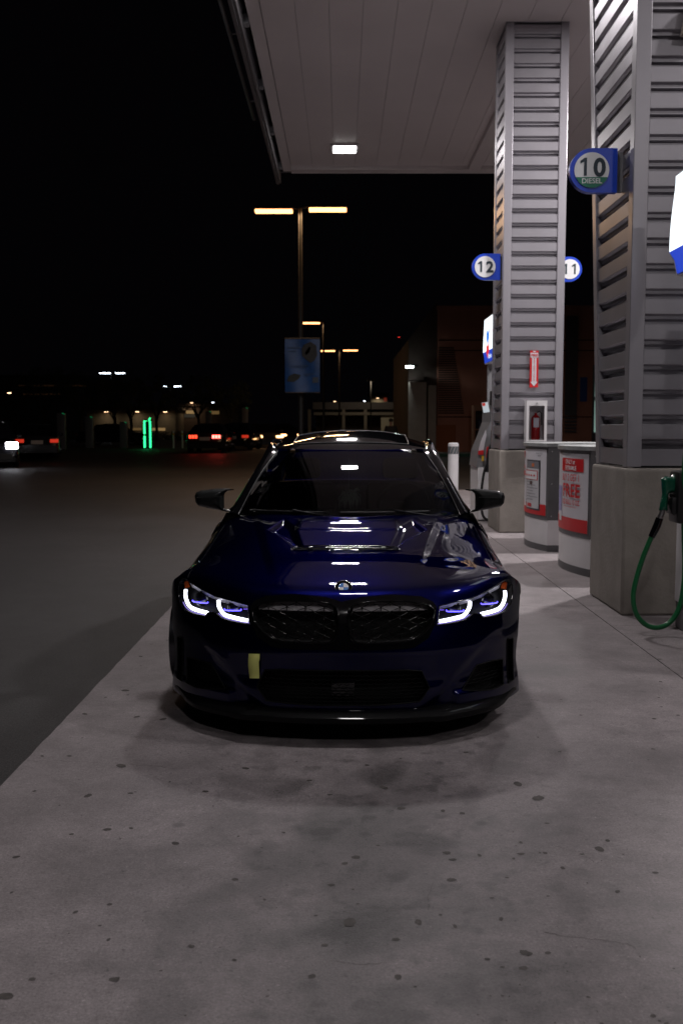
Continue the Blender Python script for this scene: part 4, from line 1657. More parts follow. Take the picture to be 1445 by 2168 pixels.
# ---- body side, doors, tail
for sgn in (-1, 1):
    rows = []
    for y in np.linspace(0.755, 1.815, 30):
        u = 0.999
        v = (y - 0.755) / (1.815 - 0.755)
        p0 = Vector(Hs(u, v))
        row = []
        za = 0.33 + math.sqrt(max(0, 0.355 ** 2 - (p0.y - 0.83) ** 2)) if p0.y < 1.18 else 0.16
        za = min(za, p0.z - 0.012)
        for k in range(9):
            t = k / 8
            z = p0.z + (max(za, 0.16) - p0.z) * t
            x = p0.x + (0.918 - p0.x) * smooth(min(1, (p0.z - z) / 0.15)) - 0.035 * smooth((0.35 - z) / 0.2)
            row.append((sgn * x, p0.y, z))
        rows.append(row)
    b_ = MB()
    b_.grid(rows, flip=(sgn > 0))
    b_.build('front_wing_side', M_PAINT, car, smooth='all')
    # arch lip strip just behind the bumper corner
    rows = []
    BY = [1.79, 2.2, 2.9, 3.4, 3.75, 4.1, 4.45, 4.62]
    bx = [.760, .765, .775, .775, .770, .755, .71, .66]
    bz = [.912, .925, .945, .955, .965, .972, .965, .94]
    mx_ = [.905, .905, .905, .912, .918, .912, .86, .74]
    for i, y in enumerate(np.linspace(1.79, 4.62, 60)):
        b0, z0_, m0 = cr1(y, bx, BY), cr1(y, bz, BY), cr1(y, mx_, BY)
        zb = 0.17
        if abs(y - 3.68) < 0.355:
            zb = 0.33 + math.sqrt(0.355 ** 2 - (y - 3.68) ** 2)
        row = []
        for t in np.linspace(0, 1, 12):
            z = z0_ + (zb - z0_) * t
            d = (z0_ - z)
            x = b0 + (m0 - b0) * (1 - math.exp(-d / 0.085)) * 1.0 - 0.03 * smooth((0.36 - z) / 0.2)
            row.append((sgn * x, y, z))
        rows.append(row)
    b_ = MB()
    b_.grid(rows, flip=(sgn > 0))
    b_.build('body_side', M_PAINT, car, smooth='all')
# tail and boot lid
b_ = MB()
rows = []
for y, z, w_ in ((3.98, .985, .70), (4.2, 1.0, .72), (4.45, .99, .71), (4.62, .965, .66), (4.68, .90, .66), (4.70, .7, .72), (4.70, .45, .74), (4.66, .2, .70)):
    rows.append([(w_ * t, y - 0.06 * t * t * (1 if y > 4.5 else 0), z - 0.025 * abs(t) ** 3) for t in np.linspace(-1, 1, 17)])
b_.grid(rows)
b_.build('boot', M_PAINT, car, smooth='all')
for sgn in (-1, 1):
    b_ = MB()
    b_.grid([[(sgn * 0.68, 4.66, 0.94), (sgn * 0.70, 4.665, 0.7), (sgn * 0.72, 4.66, 0.3)], [(sgn * 0.745, 4.615, 0.92), (sgn * 0.80, 4.61, 0.7), (sgn * 0.78, 4.61, 0.2)]])
    b_.build('tail_corner', M_PAINT, car, smooth='all')


# ---- greenhouse
def wsb(s_):
    return Vector((0.690 * s_, 1.50 + 0.27 * s_ * s_, 0.928 - 0.006 * s_ * s_))


def wst(s_):
    return Vector((0.500 * s_, 2.34 + 0.09 * s_ * s_, 1.302 - 0.004 * s_ * s_))


b_ = MB()
rows = []
for v in np.linspace(-0.03, 1, 22):
    row = []
    for s_ in np.linspace(-1, 1, 33):
        p = wsb(s_).lerp(wst(s_), v)
        k = 0.035 * math.sin(PI * max(0, v))
        row.append(p + Vector((0, -k * 0.42, k * 0.9)))
    rows.append(row)
b_.grid(rows)
wsn = b_.build('windscreen', M_GLASS, car, smooth='all')
RY = [2.34, 2.5, 2.7, 2.95, 3.2, 3.5, 3.8, 4.05]
RZ = [1.306, 1.347, 1.385, 1.412, 1.421, 1.411, 1.375, 1.295]


def roofz(x, y):
    d = 0.020 + 0.055 * smooth((y - 2.4) / 0.5)
    return cr1(y, RZ, RY) - d * (abs(x) / 0.54) ** 2.6


b_ = MB()
rows = []
for v in np.linspace(0, 1, 30):
    row = []
    for s_ in np.linspace(-1, 1, 33):
        y = (2.34 + 0.09 * s_ * s_) + v * (3.95 - 2.34)
        w_ = interp(y, [2.34, 2.6, 3.0, 3.6, 3.95], [0.500, 0.530, 0.545, 0.53, 0.49])
        x = w_ * s_
        row.append((x, y, roofz(x, y)))
    rows.append(row)
b_.grid(rows)
b_.build('roof', M_GLOSSB, car, smooth='all')
# sunroof, tilted
b_ = MB()
rows = []
for y in np.linspace(2.52, 3.22, 10):
    t = (y - 2.52) / 0.70
    rows.append([(0.405 * s_ * (1 - 0.0 * t), y, roofz(0.405 * s_, y) * 1.0 + 0.005 + 0.010 * t) for s_ in np.linspace(-1, 1, 21)])
b_.grid(rows)
sr = b_.build('sunroof', M_GLOSSB, car, smooth='all')
edge = [Vector(p) for p in rows[0]] + [Vector(r[-1]) for r in rows[1:]] + [Vector(p) for p in reversed(rows[-1][:-1])] + [Vector(r[0]) for r in reversed(rows[:-1])]
b_ = MB()
b_.tube(edge, 0.0035, 6, cap=False)
b_.build('sunroof_seal', mat('seal_grey', (0.12, 0.12, 0.125), 0.35), sr, smooth='all')
RWB = [(0.60, 4.28, 0.985), (0.0, 4.35, 1.0)]
b_ = MB()
rows = []
for v in np.linspace(0, 1, 8):
    row = []
    for s_ in np.linspace(-1, 1, 17):
        w_ = 0.49
        a = Vector((0.49 * s_, 3.95 + 0.09 * s_ * s_, roofz(0.49 * s_, 3.95 + 0.09 * s_ * s_)))
        c_ = Vector((0.62 * s_, 4.42 - 0.10 * s_ * s_, 1.0 - 0.01 * s_ * s_))
        row.append(a.lerp(c_, v) + Vector((0, 0, 0.02 * math.sin(PI * v))))
    rows.append(row)
b_.grid(rows)
b_.build('rear_window', M_SIDEG, car, smooth='all')
for sgn in (-1, 1):
    # pillar: inner seam, ridge, outer edge
    inner = [wsb(1).lerp(wst(1), v) + Vector((0, -0.0148 * math.sin(PI * v), 0.0315 * math.sin(PI * v))) for v in np.linspace(-0.03, 1, 14)]
    inner += [Vector((w_, y, roofz(w_, y))) for y, w_ in ((2.6, .530), (2.8, .539), (3.0, .545), (3.3, .54), (3.6, .53), (3.95, .49))]
    outr = [Vector((0.762, 1.82, 0.915)), Vector((0.70, 2.02, 1.05)), Vector((0.645, 2.21, 1.17)), Vector((0.598, 2.42, 1.278)), Vector((0.588, 2.62, 1.335)),
            Vector((0.592, 2.8, 1.357)), Vector((0.596, 3.0, 1.365)), Vector((0.59, 3.3, 1.362)), Vector((0.575, 3.6, 1.33)), Vector((0.545, 3.97, 1.245))]
    outr = catmull(outr, 4)
    ni = len(inner)
    # match counts
    import_n = 40

    def rs(P, n):
        L_ = [0]
        for a, b in zip(P, P[1:]):
            L_.append(L_[-1] + (b - a).length)
        return [Vector([interp(L_[-1] * k / n, L_, [p[c] for p in P]) for c in range(3)]) for k in range(n + 1)]
    I, O = rs(inner, import_n), rs(outr, import_n)
    rows = []
    for a, c_ in zip(I, O):
        row = []
        for t in np.linspace(0, 1, 9):
            p = a.lerp(c_, t)
            b_up = 0.016 * math.sin(PI * t)
            p = p + Vector((0.5, -0.35, 0.8)).normalized() * b_up
            row.append(Vector((sgn * p.x, p.y, p.z)))
        rows.append(row)
    b_ = MB()
    b_.grid(rows, flip=(sgn < 0))
    b_.build('pillar', M_GLOSSB, car, smooth='all')
    b_ = MB()
    b_.tube([Vector((sgn * (p.x + 0.002), p.y - 0.004, p.z + 0.004)) for p in I[:24]], 0.004, 6)
    b_.build('windscreen_trim', M_SATIN, car, smooth='all')
    # side glass
    rows = []
    for k in range(import_n + 1):
        a = O[k]
        yb = 1.86 + (4.05 - 1.86) * k / import_n
        xb = interp(yb, [1.86, 2.9, 3.75, 4.1], [.755, .77, .765, .75])
        zb = interp(yb, [1.86, 2.9, 3.75, 4.1], [.914, .942, .963, .97])
        row = []
        for t in np.linspace(0, 1, 7):
            p = a.lerp(Vector((xb, yb, zb)), t)
            row.append((sgn * (p.x + 0.012 * math.sin(PI * t)), p.y, p.z))
        rows.append(row)
    b_ = MB()
    b_.grid(rows, flip=(sgn < 0))
    b_.build('side_window', M_SIDEG, car, smooth='all')
    # rear pillar
    b_ = MB()
    b_.grid([[(sgn * 0.545, 3.97, 1.243), (sgn * 0.50, 4.04, 1.245)], [(sgn * 0.68, 4.02, 1.10), (sgn * 0.58, 4.2, 1.12)], [(sgn * 0.75, 4.08, 0.97), (sgn * 0.63, 4.33, 0.99)]])
    b_.build('rear_pillar', M_PAINT, car, smooth='all')
    b_ = MB()
    b_.tube([(sgn * 0.772, 1.9, 0.925), (sgn * 0.785, 2.9, 0.952), (sgn * 0.78, 3.75, 0.972), (sgn * 0.765, 4.05, 0.98)], 0.009, 6)
    b_.build('window_trim', M_GLOSSB, car, smooth='all')
# cowl and wipers
b_ = MB()
b_.grid([[Vector(Hs(u, 1.0)) + Vector((0, -0.01, -0.02)) for u in np.linspace(-0.66, 0.66, 31)], [wsb(s_) + Vector((0, 0.05, -0.006)) for s_ in np.linspace(-1.02, 1.02, 31)]])
b_.grid([[Vector(Hs(s_ * u, 1.0)) + Vector((0, -0.01, -0.004)) for u in np.linspace(0.6, 0.998, 10)] for s_ in (1,)] + [[Vector((0.62 + 0.17 * t, 1.76 + 0.1 * t, 0.915)) for t in np.linspace(0, 1, 10)]])
b_.grid([[Vector(Hs(s_ * u, 1.0)) + Vector((0, -0.01, -0.004)) for u in np.linspace(0.6, 0.998, 10)] for s_ in (-1,)] + [[Vector((-0.62 - 0.17 * t, 1.76 + 0.1 * t, 0.915)) for t in np.linspace(0, 1, 10)]])
b_.build('cowl', M_SATIN, car)
for x0_, x1_ in ((-0.05, 0.50), (-0.62, -0.12)):
    b_ = MB()
    b_.tube([wsb(s_ / 0.69) + Vector((0, -0.006 + 0.015, 0.018)) for s_ in np.linspace(x0_, x1_, 12)], 0.007, 6)
    b_.tube([wsb(x1_ / 0.69) + Vector((0.03, -0.01, -0.01)), wsb((x1_ - 0.22) / 0.69) + Vector((0, 0.0, 0.03))], 0.006, 6)
    b_.build('wiper', M_SATIN, car, smooth='all')

# ---- mirrors
MIR = [(.738, 1.066), (.80, 1.071), (.87, 1.067), (.95, 1.057), (.982, 1.044), (.992, 1.02), (.985, .977), (.965, .957), (.90, .942), (.82, .927), (.765, .916),
       (.752, .926), (.80, .939), (.802, .952), (.802, 1.02), (.797, 1.042), (.78, 1.056), (.742, 1.060)]
for sgn in (-1, 1):
    q = [(a * sgn, b) for a, b in MIR]
    if sgn < 0:
        q = q[::-1]
    mr = pillow(q, 1.86, 0.085, 0.055, 0.009, M_CARBON, 'side_mirror', car, back=0.03)
    b_ = MB()
    b_.tube([(sgn * (0.815 + 0.155 * t), 1.86 - 0.083, 1.022 - 0.006 * t) for t in np.linspace(0, 1, 8)], 0.0022, 5)
    b_.build('mirror_seam', M_MATB, mr)
    g_ = MB()
    ins = [(sgn * a, b) for a, b in ((.82, 1.045), (.94, 1.04), (.97, 1.02), (.965, .975), (.83, .955))]
    g_.add([(a, 1.895, b) for a, b in ins], [tuple(range(5))])
    g_.build('mirror_glass', M_CHROME, mr)

# ---- interior seen through the screen
b_ = MB()
b_.grid([[(x, 1.62 + 0.2 * abs(x) ** 2, 0.905) for x in np.linspace(-0.68, 0.68, 9)], [(x, 1.95, 0.93) for x in np.linspace(-0.70, 0.70, 9)],
         [(x, 2.10, 0.92) for x in np.linspace(-0.70, 0.70, 9)], [(x, 2.16, 0.6) for x in np.linspace(-0.70, 0.70, 9)]])
b_.box(0.20, 0.54, 1.98, 2.08, 0.90, 0.985, bev=0.03)
b_.build('dashboard', mat('dash_black', (0.02, 0.02, 0.021), 0.6), car, smooth=True)
b_ = MB()
c_ = Vector((0.37, 2.24, 0.93))
b_.tube([c_ + Vector((0.18 * math.cos(a), -0.07 * math.sin(a), 0.17 * math.sin(a))) for a in np.linspace(0, 2 * PI, 33)], 0.014, 8, cap=False)
b_.tube([c_ + Vector((-0.17, 0, 0)), c_ + Vector((0.17, 0, 0))], 0.02, 8)
b_.tube([c_, c_ + Vector((0, 0.06, -0.17))], 0.02, 8)
b_.build('steering_wheel', mat('wheel_leather', (0.05, 0.05, 0.052), 0.5), car, smooth='all')
for x in (-0.36, 0.36):
    b_ = MB()
    b_.box(x - 0.25, x + 0.25, 2.78, 2.92, 0.45, 1.06, bev=0.05)
    b_.box(x - 0.13, x + 0.13, 2.86, 2.95, 1.08, 1.24, bev=0.04)
    b_.box(x - 0.25, x + 0.25, 2.35, 2.9, 0.35, 0.5, bev=0.05)
    b_.build('seat', mat('seat_black', (0.02, 0.02, 0.02), 0.7), car, smooth=True)
b_ = MB()
b_.box(-0.70, 0.70, 1.9, 4.2, 0.32, 0.345)
b_.build('cabin_floor', M_MATB, car)
# tuft of pale fur charm hanging behind the glass
ch = empty('hanging_charm', (0.05, 6.62, 1.0), label='pale feathery charm hanging behind the middle of the windscreen', cat='charm')
rnd = random.Random(8)
b_ = MB()
for k in range(70):
    a = rnd.uniform(-0.9, 0.9)
    l_ = rnd.uniform(0.05, 0.105)
    x0_ = rnd.uniform(-0.04, 0.04)
    z0_ = 0.02 + rnd.uniform(-0.02, 0.03)
    x1_ = x0_ * 1.4 + a * 0.035
    b_.tube([(x0_, rnd.uniform(-.01, .01), z0_), (x1_, 0, z0_ - l_ * 0.5), (x1_ * 1.05, 0, z0_ - l_)], [0.0022, 0.0018, 0.0006], 4)
for k in range(10):
    a = rnd.uniform(0.2, 1.2)
    b_.tube([(0.02, 0, 0.03), (0.045, 0, 0.035 + 0.02 * a), (0.045 + 0.03 * math.cos(a), 0, 0.03 + 0.035 * math.sin(a))], [0.002, 0.0018, 0.0006], 4)
b_.build('tassel', mat('pale_fur', (0.6, 0.7, 0.65), 0.8), ch)
b_ = MB()
for sx_ in (-1, 1):
    b_.tube([(sx_ * 0.006, -0.014, 0.028), (sx_ * 0.016, -0.014, 0.022), (sx_ * 0.028, -0.012, 0.034)], 0.0022, 6)
b_.tube([(-0.028, -0.014, 0.038), (0, -0.016, 0.032), (0.028, -0.014, 0.038)], 0.0022, 6)
b_.tube([(0, 0, 0.04), (0, 0.05, 0.25)], 0.001, 4)
b_.build('charm_cord', mat('cord_grey', (0.45, 0.48, 0.47), 0.6), ch)

# ---- wheels
def wheel(parent, x, y, r=0.325, w=0.24, sgn=1):
    t = MB()
    t.lathe([(r * .70, -w / 2), (r * .93, -w / 2), (r, -w * 0.38), (r, w * 0.38), (r * .93, w / 2), (r * .70, w / 2)], (x, y, r), 'x', 40)
    wo = t.build('wheel', M_RUBBER, parent, smooth=True)
    t = MB()
    xo = x + sgn * (w / 2 - 0.012)
    t.lathe([(r * .71, -0.08), (r * .71, 0.008), (r * .66, 0.008), (r * .64, -0.02), (r * .62, -0.08)], (xo, y, r), 'x', 40)
    for k in range(10):
        a = 2 * PI * k / 10
        for da in (-0.09, 0.09):
            t.tube([(xo - sgn * 0.02, y + 0.04 * math.cos(a), r + 0.04 * math.sin(a)), (xo - sgn * 0.005, y + r * .66 * math.cos(a + da), r + r * .66 * math.sin(a + da))], 0.011, 5)
    t.lathe([(0, 0.0), (0.05, 0), (0.055, -0.03)], (xo, y, r), 'x', 20)
    t.build('rim', M_RIM, wo, smooth=True)
    return wo


for sgn in (-1, 1):
    for y in (0.83, 3.68):
        wheel(car, sgn * 0.733, y, sgn=sgn)

# yellow tow strap
b_ = MB()
rows = []
for t in np.linspace(0, 1, 14):
    z = 0.412 - 0.118 * t
    base = fas(-0.412, z, 0.012)
    bul = 0.010 * math.sin(PI * min(1, t * 1.2))
    rows.append([(-0.4375 + 0.002 * t - 0.003 * math.sin(PI * t), base.y - bul, z), (-0.386 - 0.004 * smooth((t - .2) / .1), base.y - bul - 0.002, z)])
back = [[(a, b + 0.004, c) for a, b, c in reversed(r)] for r in rows]
b_.grid([r + q for r, q in zip(rows, back)], closed=True)
b_.build('tow_strap', M_STRAP, car, smooth='all')


# ================================================================== BEYOND THE FORECOURT
# store building
st = empty('store_building', (8.0, 54.0, 0), label='brown stuccoed store building behind the fuel pumps', cat='building')


def sb_(mb, name, m, par=None, **k):
    mb.v = [(a - 8.0, b - 54.0, c) for a, b, c in mb.v]
    return mb.build(name, m, par or st, **k)


g = MB()
g.box(5.15, 24.0, 54.0, 70.0, 0, 7.75)
g.box(5.10, 24.05, 53.90, 70.1, 7.751, 7.95)
sb_(g, 'wall', M_BRONZE)
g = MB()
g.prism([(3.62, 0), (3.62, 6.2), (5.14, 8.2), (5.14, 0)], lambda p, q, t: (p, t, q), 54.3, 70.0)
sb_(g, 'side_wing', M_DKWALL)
g = MB()
g.box(3.55, 4.50, 53.2, 53.6, 0.0, 3.86)
g.box(4.62, 5.05, 53.5, 53.8, 0.0, 3.70)
sb_(g, 'pilaster', mat('pale_render', (0.42, 0.38, 0.35), 0.8, noise=(2, 0.1)))
g = MB()
g.prism([(3.60, 3.95), (4.30, 4.35), (4.30, 3.95)], lambda p, q, t: (p, t, q), 52.9, 53.9)
sb_(g, 'awning', M_DKWALL)
for z in (6.1, 5.55, 2.0):
    g = MB()
    g.box(5.2, 23.9, 53.96, 53.999, z, z + 0.05)
    sb_(g, 'wall_joint', M_MATB)
g = MB()
g.box(4.82, 6.15, 53.90, 53.95, 0.15, 1.60)
sb_(g, 'orange_lit_panel', mat('orange_lit_panel', (0.35, 0.11, 0.04), 0.7))  # orange lamplight is put into this panel's colour
g = MB()
for k in range(30):
    g.box(5.2, 6.6 - 0.02 * k, 53.955, 53.995, 2.2 + k * 0.12, 2.27 + k * 0.12)
sb_(g, 'shade_slats', M_DKWALL)  # dark slats stand in for the slanting canopy shadow on the wall
g = MB()
g.box(12.0, 12.6, 53.8, 53.99, 2.2, 7.4)
for k in range(34):
    g.box(11.98, 12.62, 53.74, 53.79, 1.2 + k * 0.18, 1.3 + k * 0.18)
sb_(g, 'louvred_pier', M_FASCIA)
g = MB()
g.box(12.82, 13.2, 53.95, 53.99, 2.85, 4.15)
sb_(g, 'blue_notice', mat('notice_blue', (0.02, 0.07, 0.30), 0.5))
g = MB()
g.box(13.5, 14.4, 53.90, 53.99, 0.6, 4.8)
for k in range(1):
    pass
dr = sb_(g, 'glass_door', mat('door_frame', (0.10, 0.10, 0.11), 0.4))
for z0_, z1_ in ((3.1, 4.3), (1.2, 2.9)):
    g = MB()
    g.box(13.60, 14.30, 53.86, 53.895, z0_, z1_)
    sb_(g, 'lit_pane', glow('shop_window', (0.55, 0.85, 0.75), 0.3 if z0_ > 3 else 0.06))
wl = empty('wall_lamp', (3.42, 52.9, 4.62), label='white wall lamp on the left corner of the brown store', cat='wall lamp')
g = MB()
g.box(-0.02, 0.50, -0.10, 0.10, 0.07, 0.16, bev=0.02)
g.box(0.48, 0.62, -0.03, 0.40, 0.02, 0.14)
g.build('housing', M_SATIN, wl)
g = MB()
g.box(-0.05, 0.36, -0.09, 0.09, -0.03, 0.069, bev=0.02)
g.build('lens', glow('white_lamp', (0.85, 1.0, 0.92), 22.0), wl)
li = bpy.data.lights.new('lamp_light', 'AREA')
li.size = 0.3
li.energy = 13
li.color = (0.92, 1.0, 0.95)
lo = bpy.data.objects.new('lamp_light', li)
COL.objects.link(lo)
lo.parent = wl
lo.location = (0.15, 0, -0.06)
# sidewalk and kerb by the store
g = MB()
g.box(3.2, 24, 50.4, 53.9, 0.0, 0.15)
struct('store_pavement', g, mat('pavement', (0.16, 0.13, 0.115), 0.85, noise=(2, 0.15)))
g = MB()
g.box(3.05, 24, 50.15, 50.39, -0.01, 0.155)
struct('painted_kerb', g, mat('kerb_green', (0.03, 0.10, 0.075), 0.7, noise=(6, 0.2)))
# propane exchange cage
cg = empty('gas_cylinder_cage', (7.6, 52.0, 0.15), label='orange framed cage of gas cylinders against the store wall behind the far pump', cat='cage')
g = MB()
W_, H_ = 0.80, 2.45
g.box(-W_, -W_ + 0.10, -0.4, 0.4, 0, H_)
g.box(W_ - 0.10, W_, -0.4, 0.4, 0, H_)
g.box(-W_ + .101, W_ - .101, -0.4, 0.4, H_ - 0.28, H_)
g.box(-W_ + .101, W_ - .101, -0.4, 0.4, 0, 0.08)
g.box(-W_ + .101, W_ - .101, -0.35, 0.35, H_ * .48, H_ * .48 + 0.06)
g.build('frame', mat('cage_orange', (0.40, 0.20, 0.13), 0.6), cg)
g = MB()
g.box(-W_ + .101, W_ - .101, 0.36, 0.39, 0.081, H_ - 0.281)
g.build('back_panel', M_DKWALL, cg)
for zz in (0.08, H_ * .48 + 0.06):
    for k in range(3):
        g = MB()
        g.lathe([(0, 0), (.15, .02), (.16, .1), (.16, .42), (.10, .5), (.05, .52), (.05, .6), (0, .6)], (-0.42 + 0.42 * k, 0, zz), 'z', 14)
        g.build('gas_cylinder', mat('tank_blue', (0.03, 0.04, 0.09), 0.4) if zz > 1 else mat('tank_red', (0.16, 0.04, 0.03), 0.5), cg, smooth=True)
g = MB()
for k in range(9):
    xx = -W_ + 0.2 + k * 0.15
    g.tube([(xx, -0.38, 0.08), (xx, -0.38, H_ - 0.28)], 0.006, 4)
g.build('bars', M_FASCIA, cg)

# street lamps
M_ORL = glow('sodium_lens', (1.0, 0.42, 0.15), 5.0)
M_WHL = glow('cool_lens', (0.75, 0.86, 1.0), 12.0)
M_WML = glow('warm_lens', (1.0, 0.62, 0.34), 5.0)
M_POLE = mat('brown_pole', (0.007, 0.005, 0.004), 0.5, noise=(2, 0.1))


def street_lamp(px_pole, Y, heads, lab, lens, energy=0, color=(1, 0.6, 0.3), group='street lamps beyond the forecourt', banner=False, tilt=0.0):
    """heads: list of (px0, px1, py)"""
    base = at(px_pole, 905, Y)
    t = empty('street_lamp', (base.x, Y, 0), label=lab, cat='street lamp', group=group)
    zt = max(at(px_pole, h[2], Y).z for h in heads) + 0.05
    g_ = MB()
    g_.tube([(0, 0, 0), (0, 0, zt)], [0.09, 0.055], 10)
    g_.lathe([(0.22, 0), (0.22, 0.5), (0.15, 0.6)], (0, 0, 0), 'z', 12)
    g_.build('pole', M_POLE, t, smooth=30)
    for x0, x1, py in heads:
        a, b = at(x0, py, Y), at(x1, py, Y)
        xa, xb, z = a.x - base.x, b.x - base.x, a.z
        h_ = empty('lamp_head', (0, 0, 0))
        h_.parent = t
        g_ = MB()
        g_.box(xa - 0.03, xb + 0.03, -0.17, 0.17, z + 0.035, z + 0.13, bev=0.02)
        mid = (xa + xb) / 2
        g_.tube([(0, 0, zt - 0.02), (xa if mid > 0 else xb, 0, z + 0.09)], 0.03, 6)
        g_.build('housing', M_SATIN, h_, smooth=30)
        g_ = MB()
        g_.box(xa, xb, -0.15, 0.15, z - 0.045, z + 0.034, bev=0.015)
        g_.build('lens', lens, h_)
        if energy:
            l_ = bpy.data.lights.new('lamp_light', 'AREA')
            l_.shape = 'RECTANGLE'
            l_.size, l_.size_y = xb - xa, 0.3
            l_.energy = energy
            l_.color = color
            o_ = bpy.data.objects.new('lamp_light', l_)
            COL.objects.link(o_)
            o_.parent = h_
            o_.location = (mid, 0, z - 0.06)
    return t


street_lamp(637, 30.5, [(540, 619, 447), (654, 733, 444)], 'tall twin headed orange street lamp rising above the blue banner', M_ORL, 120)
street_lamp(685, 62, [(641, 677, 684)], 'single headed orange street lamp behind the blue banner', M_ORL, 75)
street_lamp(718, 84, [(679, 709, 743), (726, 757, 742)], 'distant twin headed orange street lamp over the roof of the blue car', M_ORL, 75)
street_lamp(238, 118, [(211, 234, 790), (245, 264, 790)], 'twin headed white street lamp left of the charging posts', M_WHL, 0)
street_lamp(362, 158, [(345, 353, 818), (368, 383, 818)], 'small distant twin headed white street lamp', M_WHL, 0)
street_lamp(222, 150, [(213, 222, 832)], 'small white lamp below the twin headed white street lamp', M_WHL, 0)
street_lamp(13, 140, [(4, 12, 803)], 'faint warm lamp at the far left edge', M_WML, 0)
street_lamp(55, 140, [(46, 55, 803)], 'faint warm lamp right of the one at the far left edge', M_WML, 0)
street_lamp(25, 110, [(17, 24, 832)], 'faint orange lamp low at the far left edge', M_WML, 0)
street_lamp(455, 130, [(446, 455, 852)], 'small white lamp above the brake lights of the dark coupe', M_WHL, 0)
street_lamp(711, 190, [(706, 711, 850)], 'tiny warm lamp above the distant station roof', M_WML, 0)
street_lamp(772, 160, [(769, 773, 849)], 'tiny white lamp above the distant station roof', M_WHL, 0)
street_lamp(846, 220, [(842, 846, 714)], 'tiny red mast light high over the distant roofs', glow('mast_red', (1.0, 0.04, 0.03), 1.6), 0, group='')

# banner
bn = empty('hanging_banner', (-1.17, 30.1, 0), label='blue advertising banner hung on the tall orange street lamp', cat='banner')
p0, p1 = at(603, 718, 30.1), at(677, 830, 30.1)
bw_, bh_ = (p1.x - p0.x) / 2, (p0.z - p1.z)
zc_ = p1.z
g = MB()
rows = []
for v in np.linspace(0, 1, 14):
    rows.append([(bw_ * s_, 0.02 * math.sin(4 * s_ + 3 * v), zc_ + bh_ * v) for s_ in np.linspace(-1, 1, 14)])
back = [[(a, b + 0.01, c) for a, b, c in r] for r in rows]
g.grid(rows)
g.grid(back, flip=True)
g.build('banner_sheet', mat('banner_blue', (0.004, 0.055, 0.20), 0.45, noise=(1.2, 0.35)), bn, smooth='all')
g = MB()
for zz in (zc_ - 0.02, zc_ + bh_ + 0.02):
    g.tube([(-bw_, 0.03, zz), (bw_, 0.03, zz)], 0.018, 8)
g.tube([(-bw_ + 0.5, 0.04, zc_ - 0.02), (-bw_ + 0.5, 0.36, zc_ - 0.02)], 0.015, 6)
g.tube([(-bw_ + 0.5, 0.04, zc_ + bh_ + 0.02), (-bw_ + 0.5, 0.36, zc_ + bh_ + 0.02)], 0.015, 6)
g.build('banner_rod', M_SATIN, bn, smooth=True)


def bp_(poly, m, name):
    q = MB()
    q.add([(bw_ * (a * 2 - 1), -0.032, zc_ + bh_ * b) for a, b in poly], [tuple(range(len(poly)))])
    q.build(name, m, bn)


M_BTX = mat('banner_text', (0.05, 0.09, 0.18), 0.6)
bp_([(.48, .82), (.56, .90), (.74, .95), (.90, .88), (.93, .70), (.86, .60), (.74, .55), (.60, .62), (.50, .68)], mat('photo_brown', (0.025, 0.02, 0.018), 0.6), 'photo_patch')
bp_([(.58, .73), (.63, .80), (.73, .87), (.71, .76), (.62, .70)], mat('photo_pale', (0.05, 0.06, 0.09), 0.6), 'photo_pale_patch')
bp_([(.06, .20), (.10, .30), (.26, .35), (.46, .32), (.40, .25), (.26, .19)], mat('photo_dark', (0.02, 0.02, 0.015), 0.6), 'photo_dark_patch')
for (a, b, c, d) in ((.07, .825, .46, .85), (.07, .76, .33, .785), (.10, .49, .68, .50), (.10, .46, .60, .47), (.56, .335, .90, .345), (.56, .31, .72, .32)):
    bp_([(a, b), (c, b), (c, d), (a, d)], M_BTX, 'text_line')
bp_([(.79, .175), (.96, .175), (.96, .28), (.79, .28)], mat('banner_square', (0.05, 0.06, 0.08), 0.6), 'pale_square')


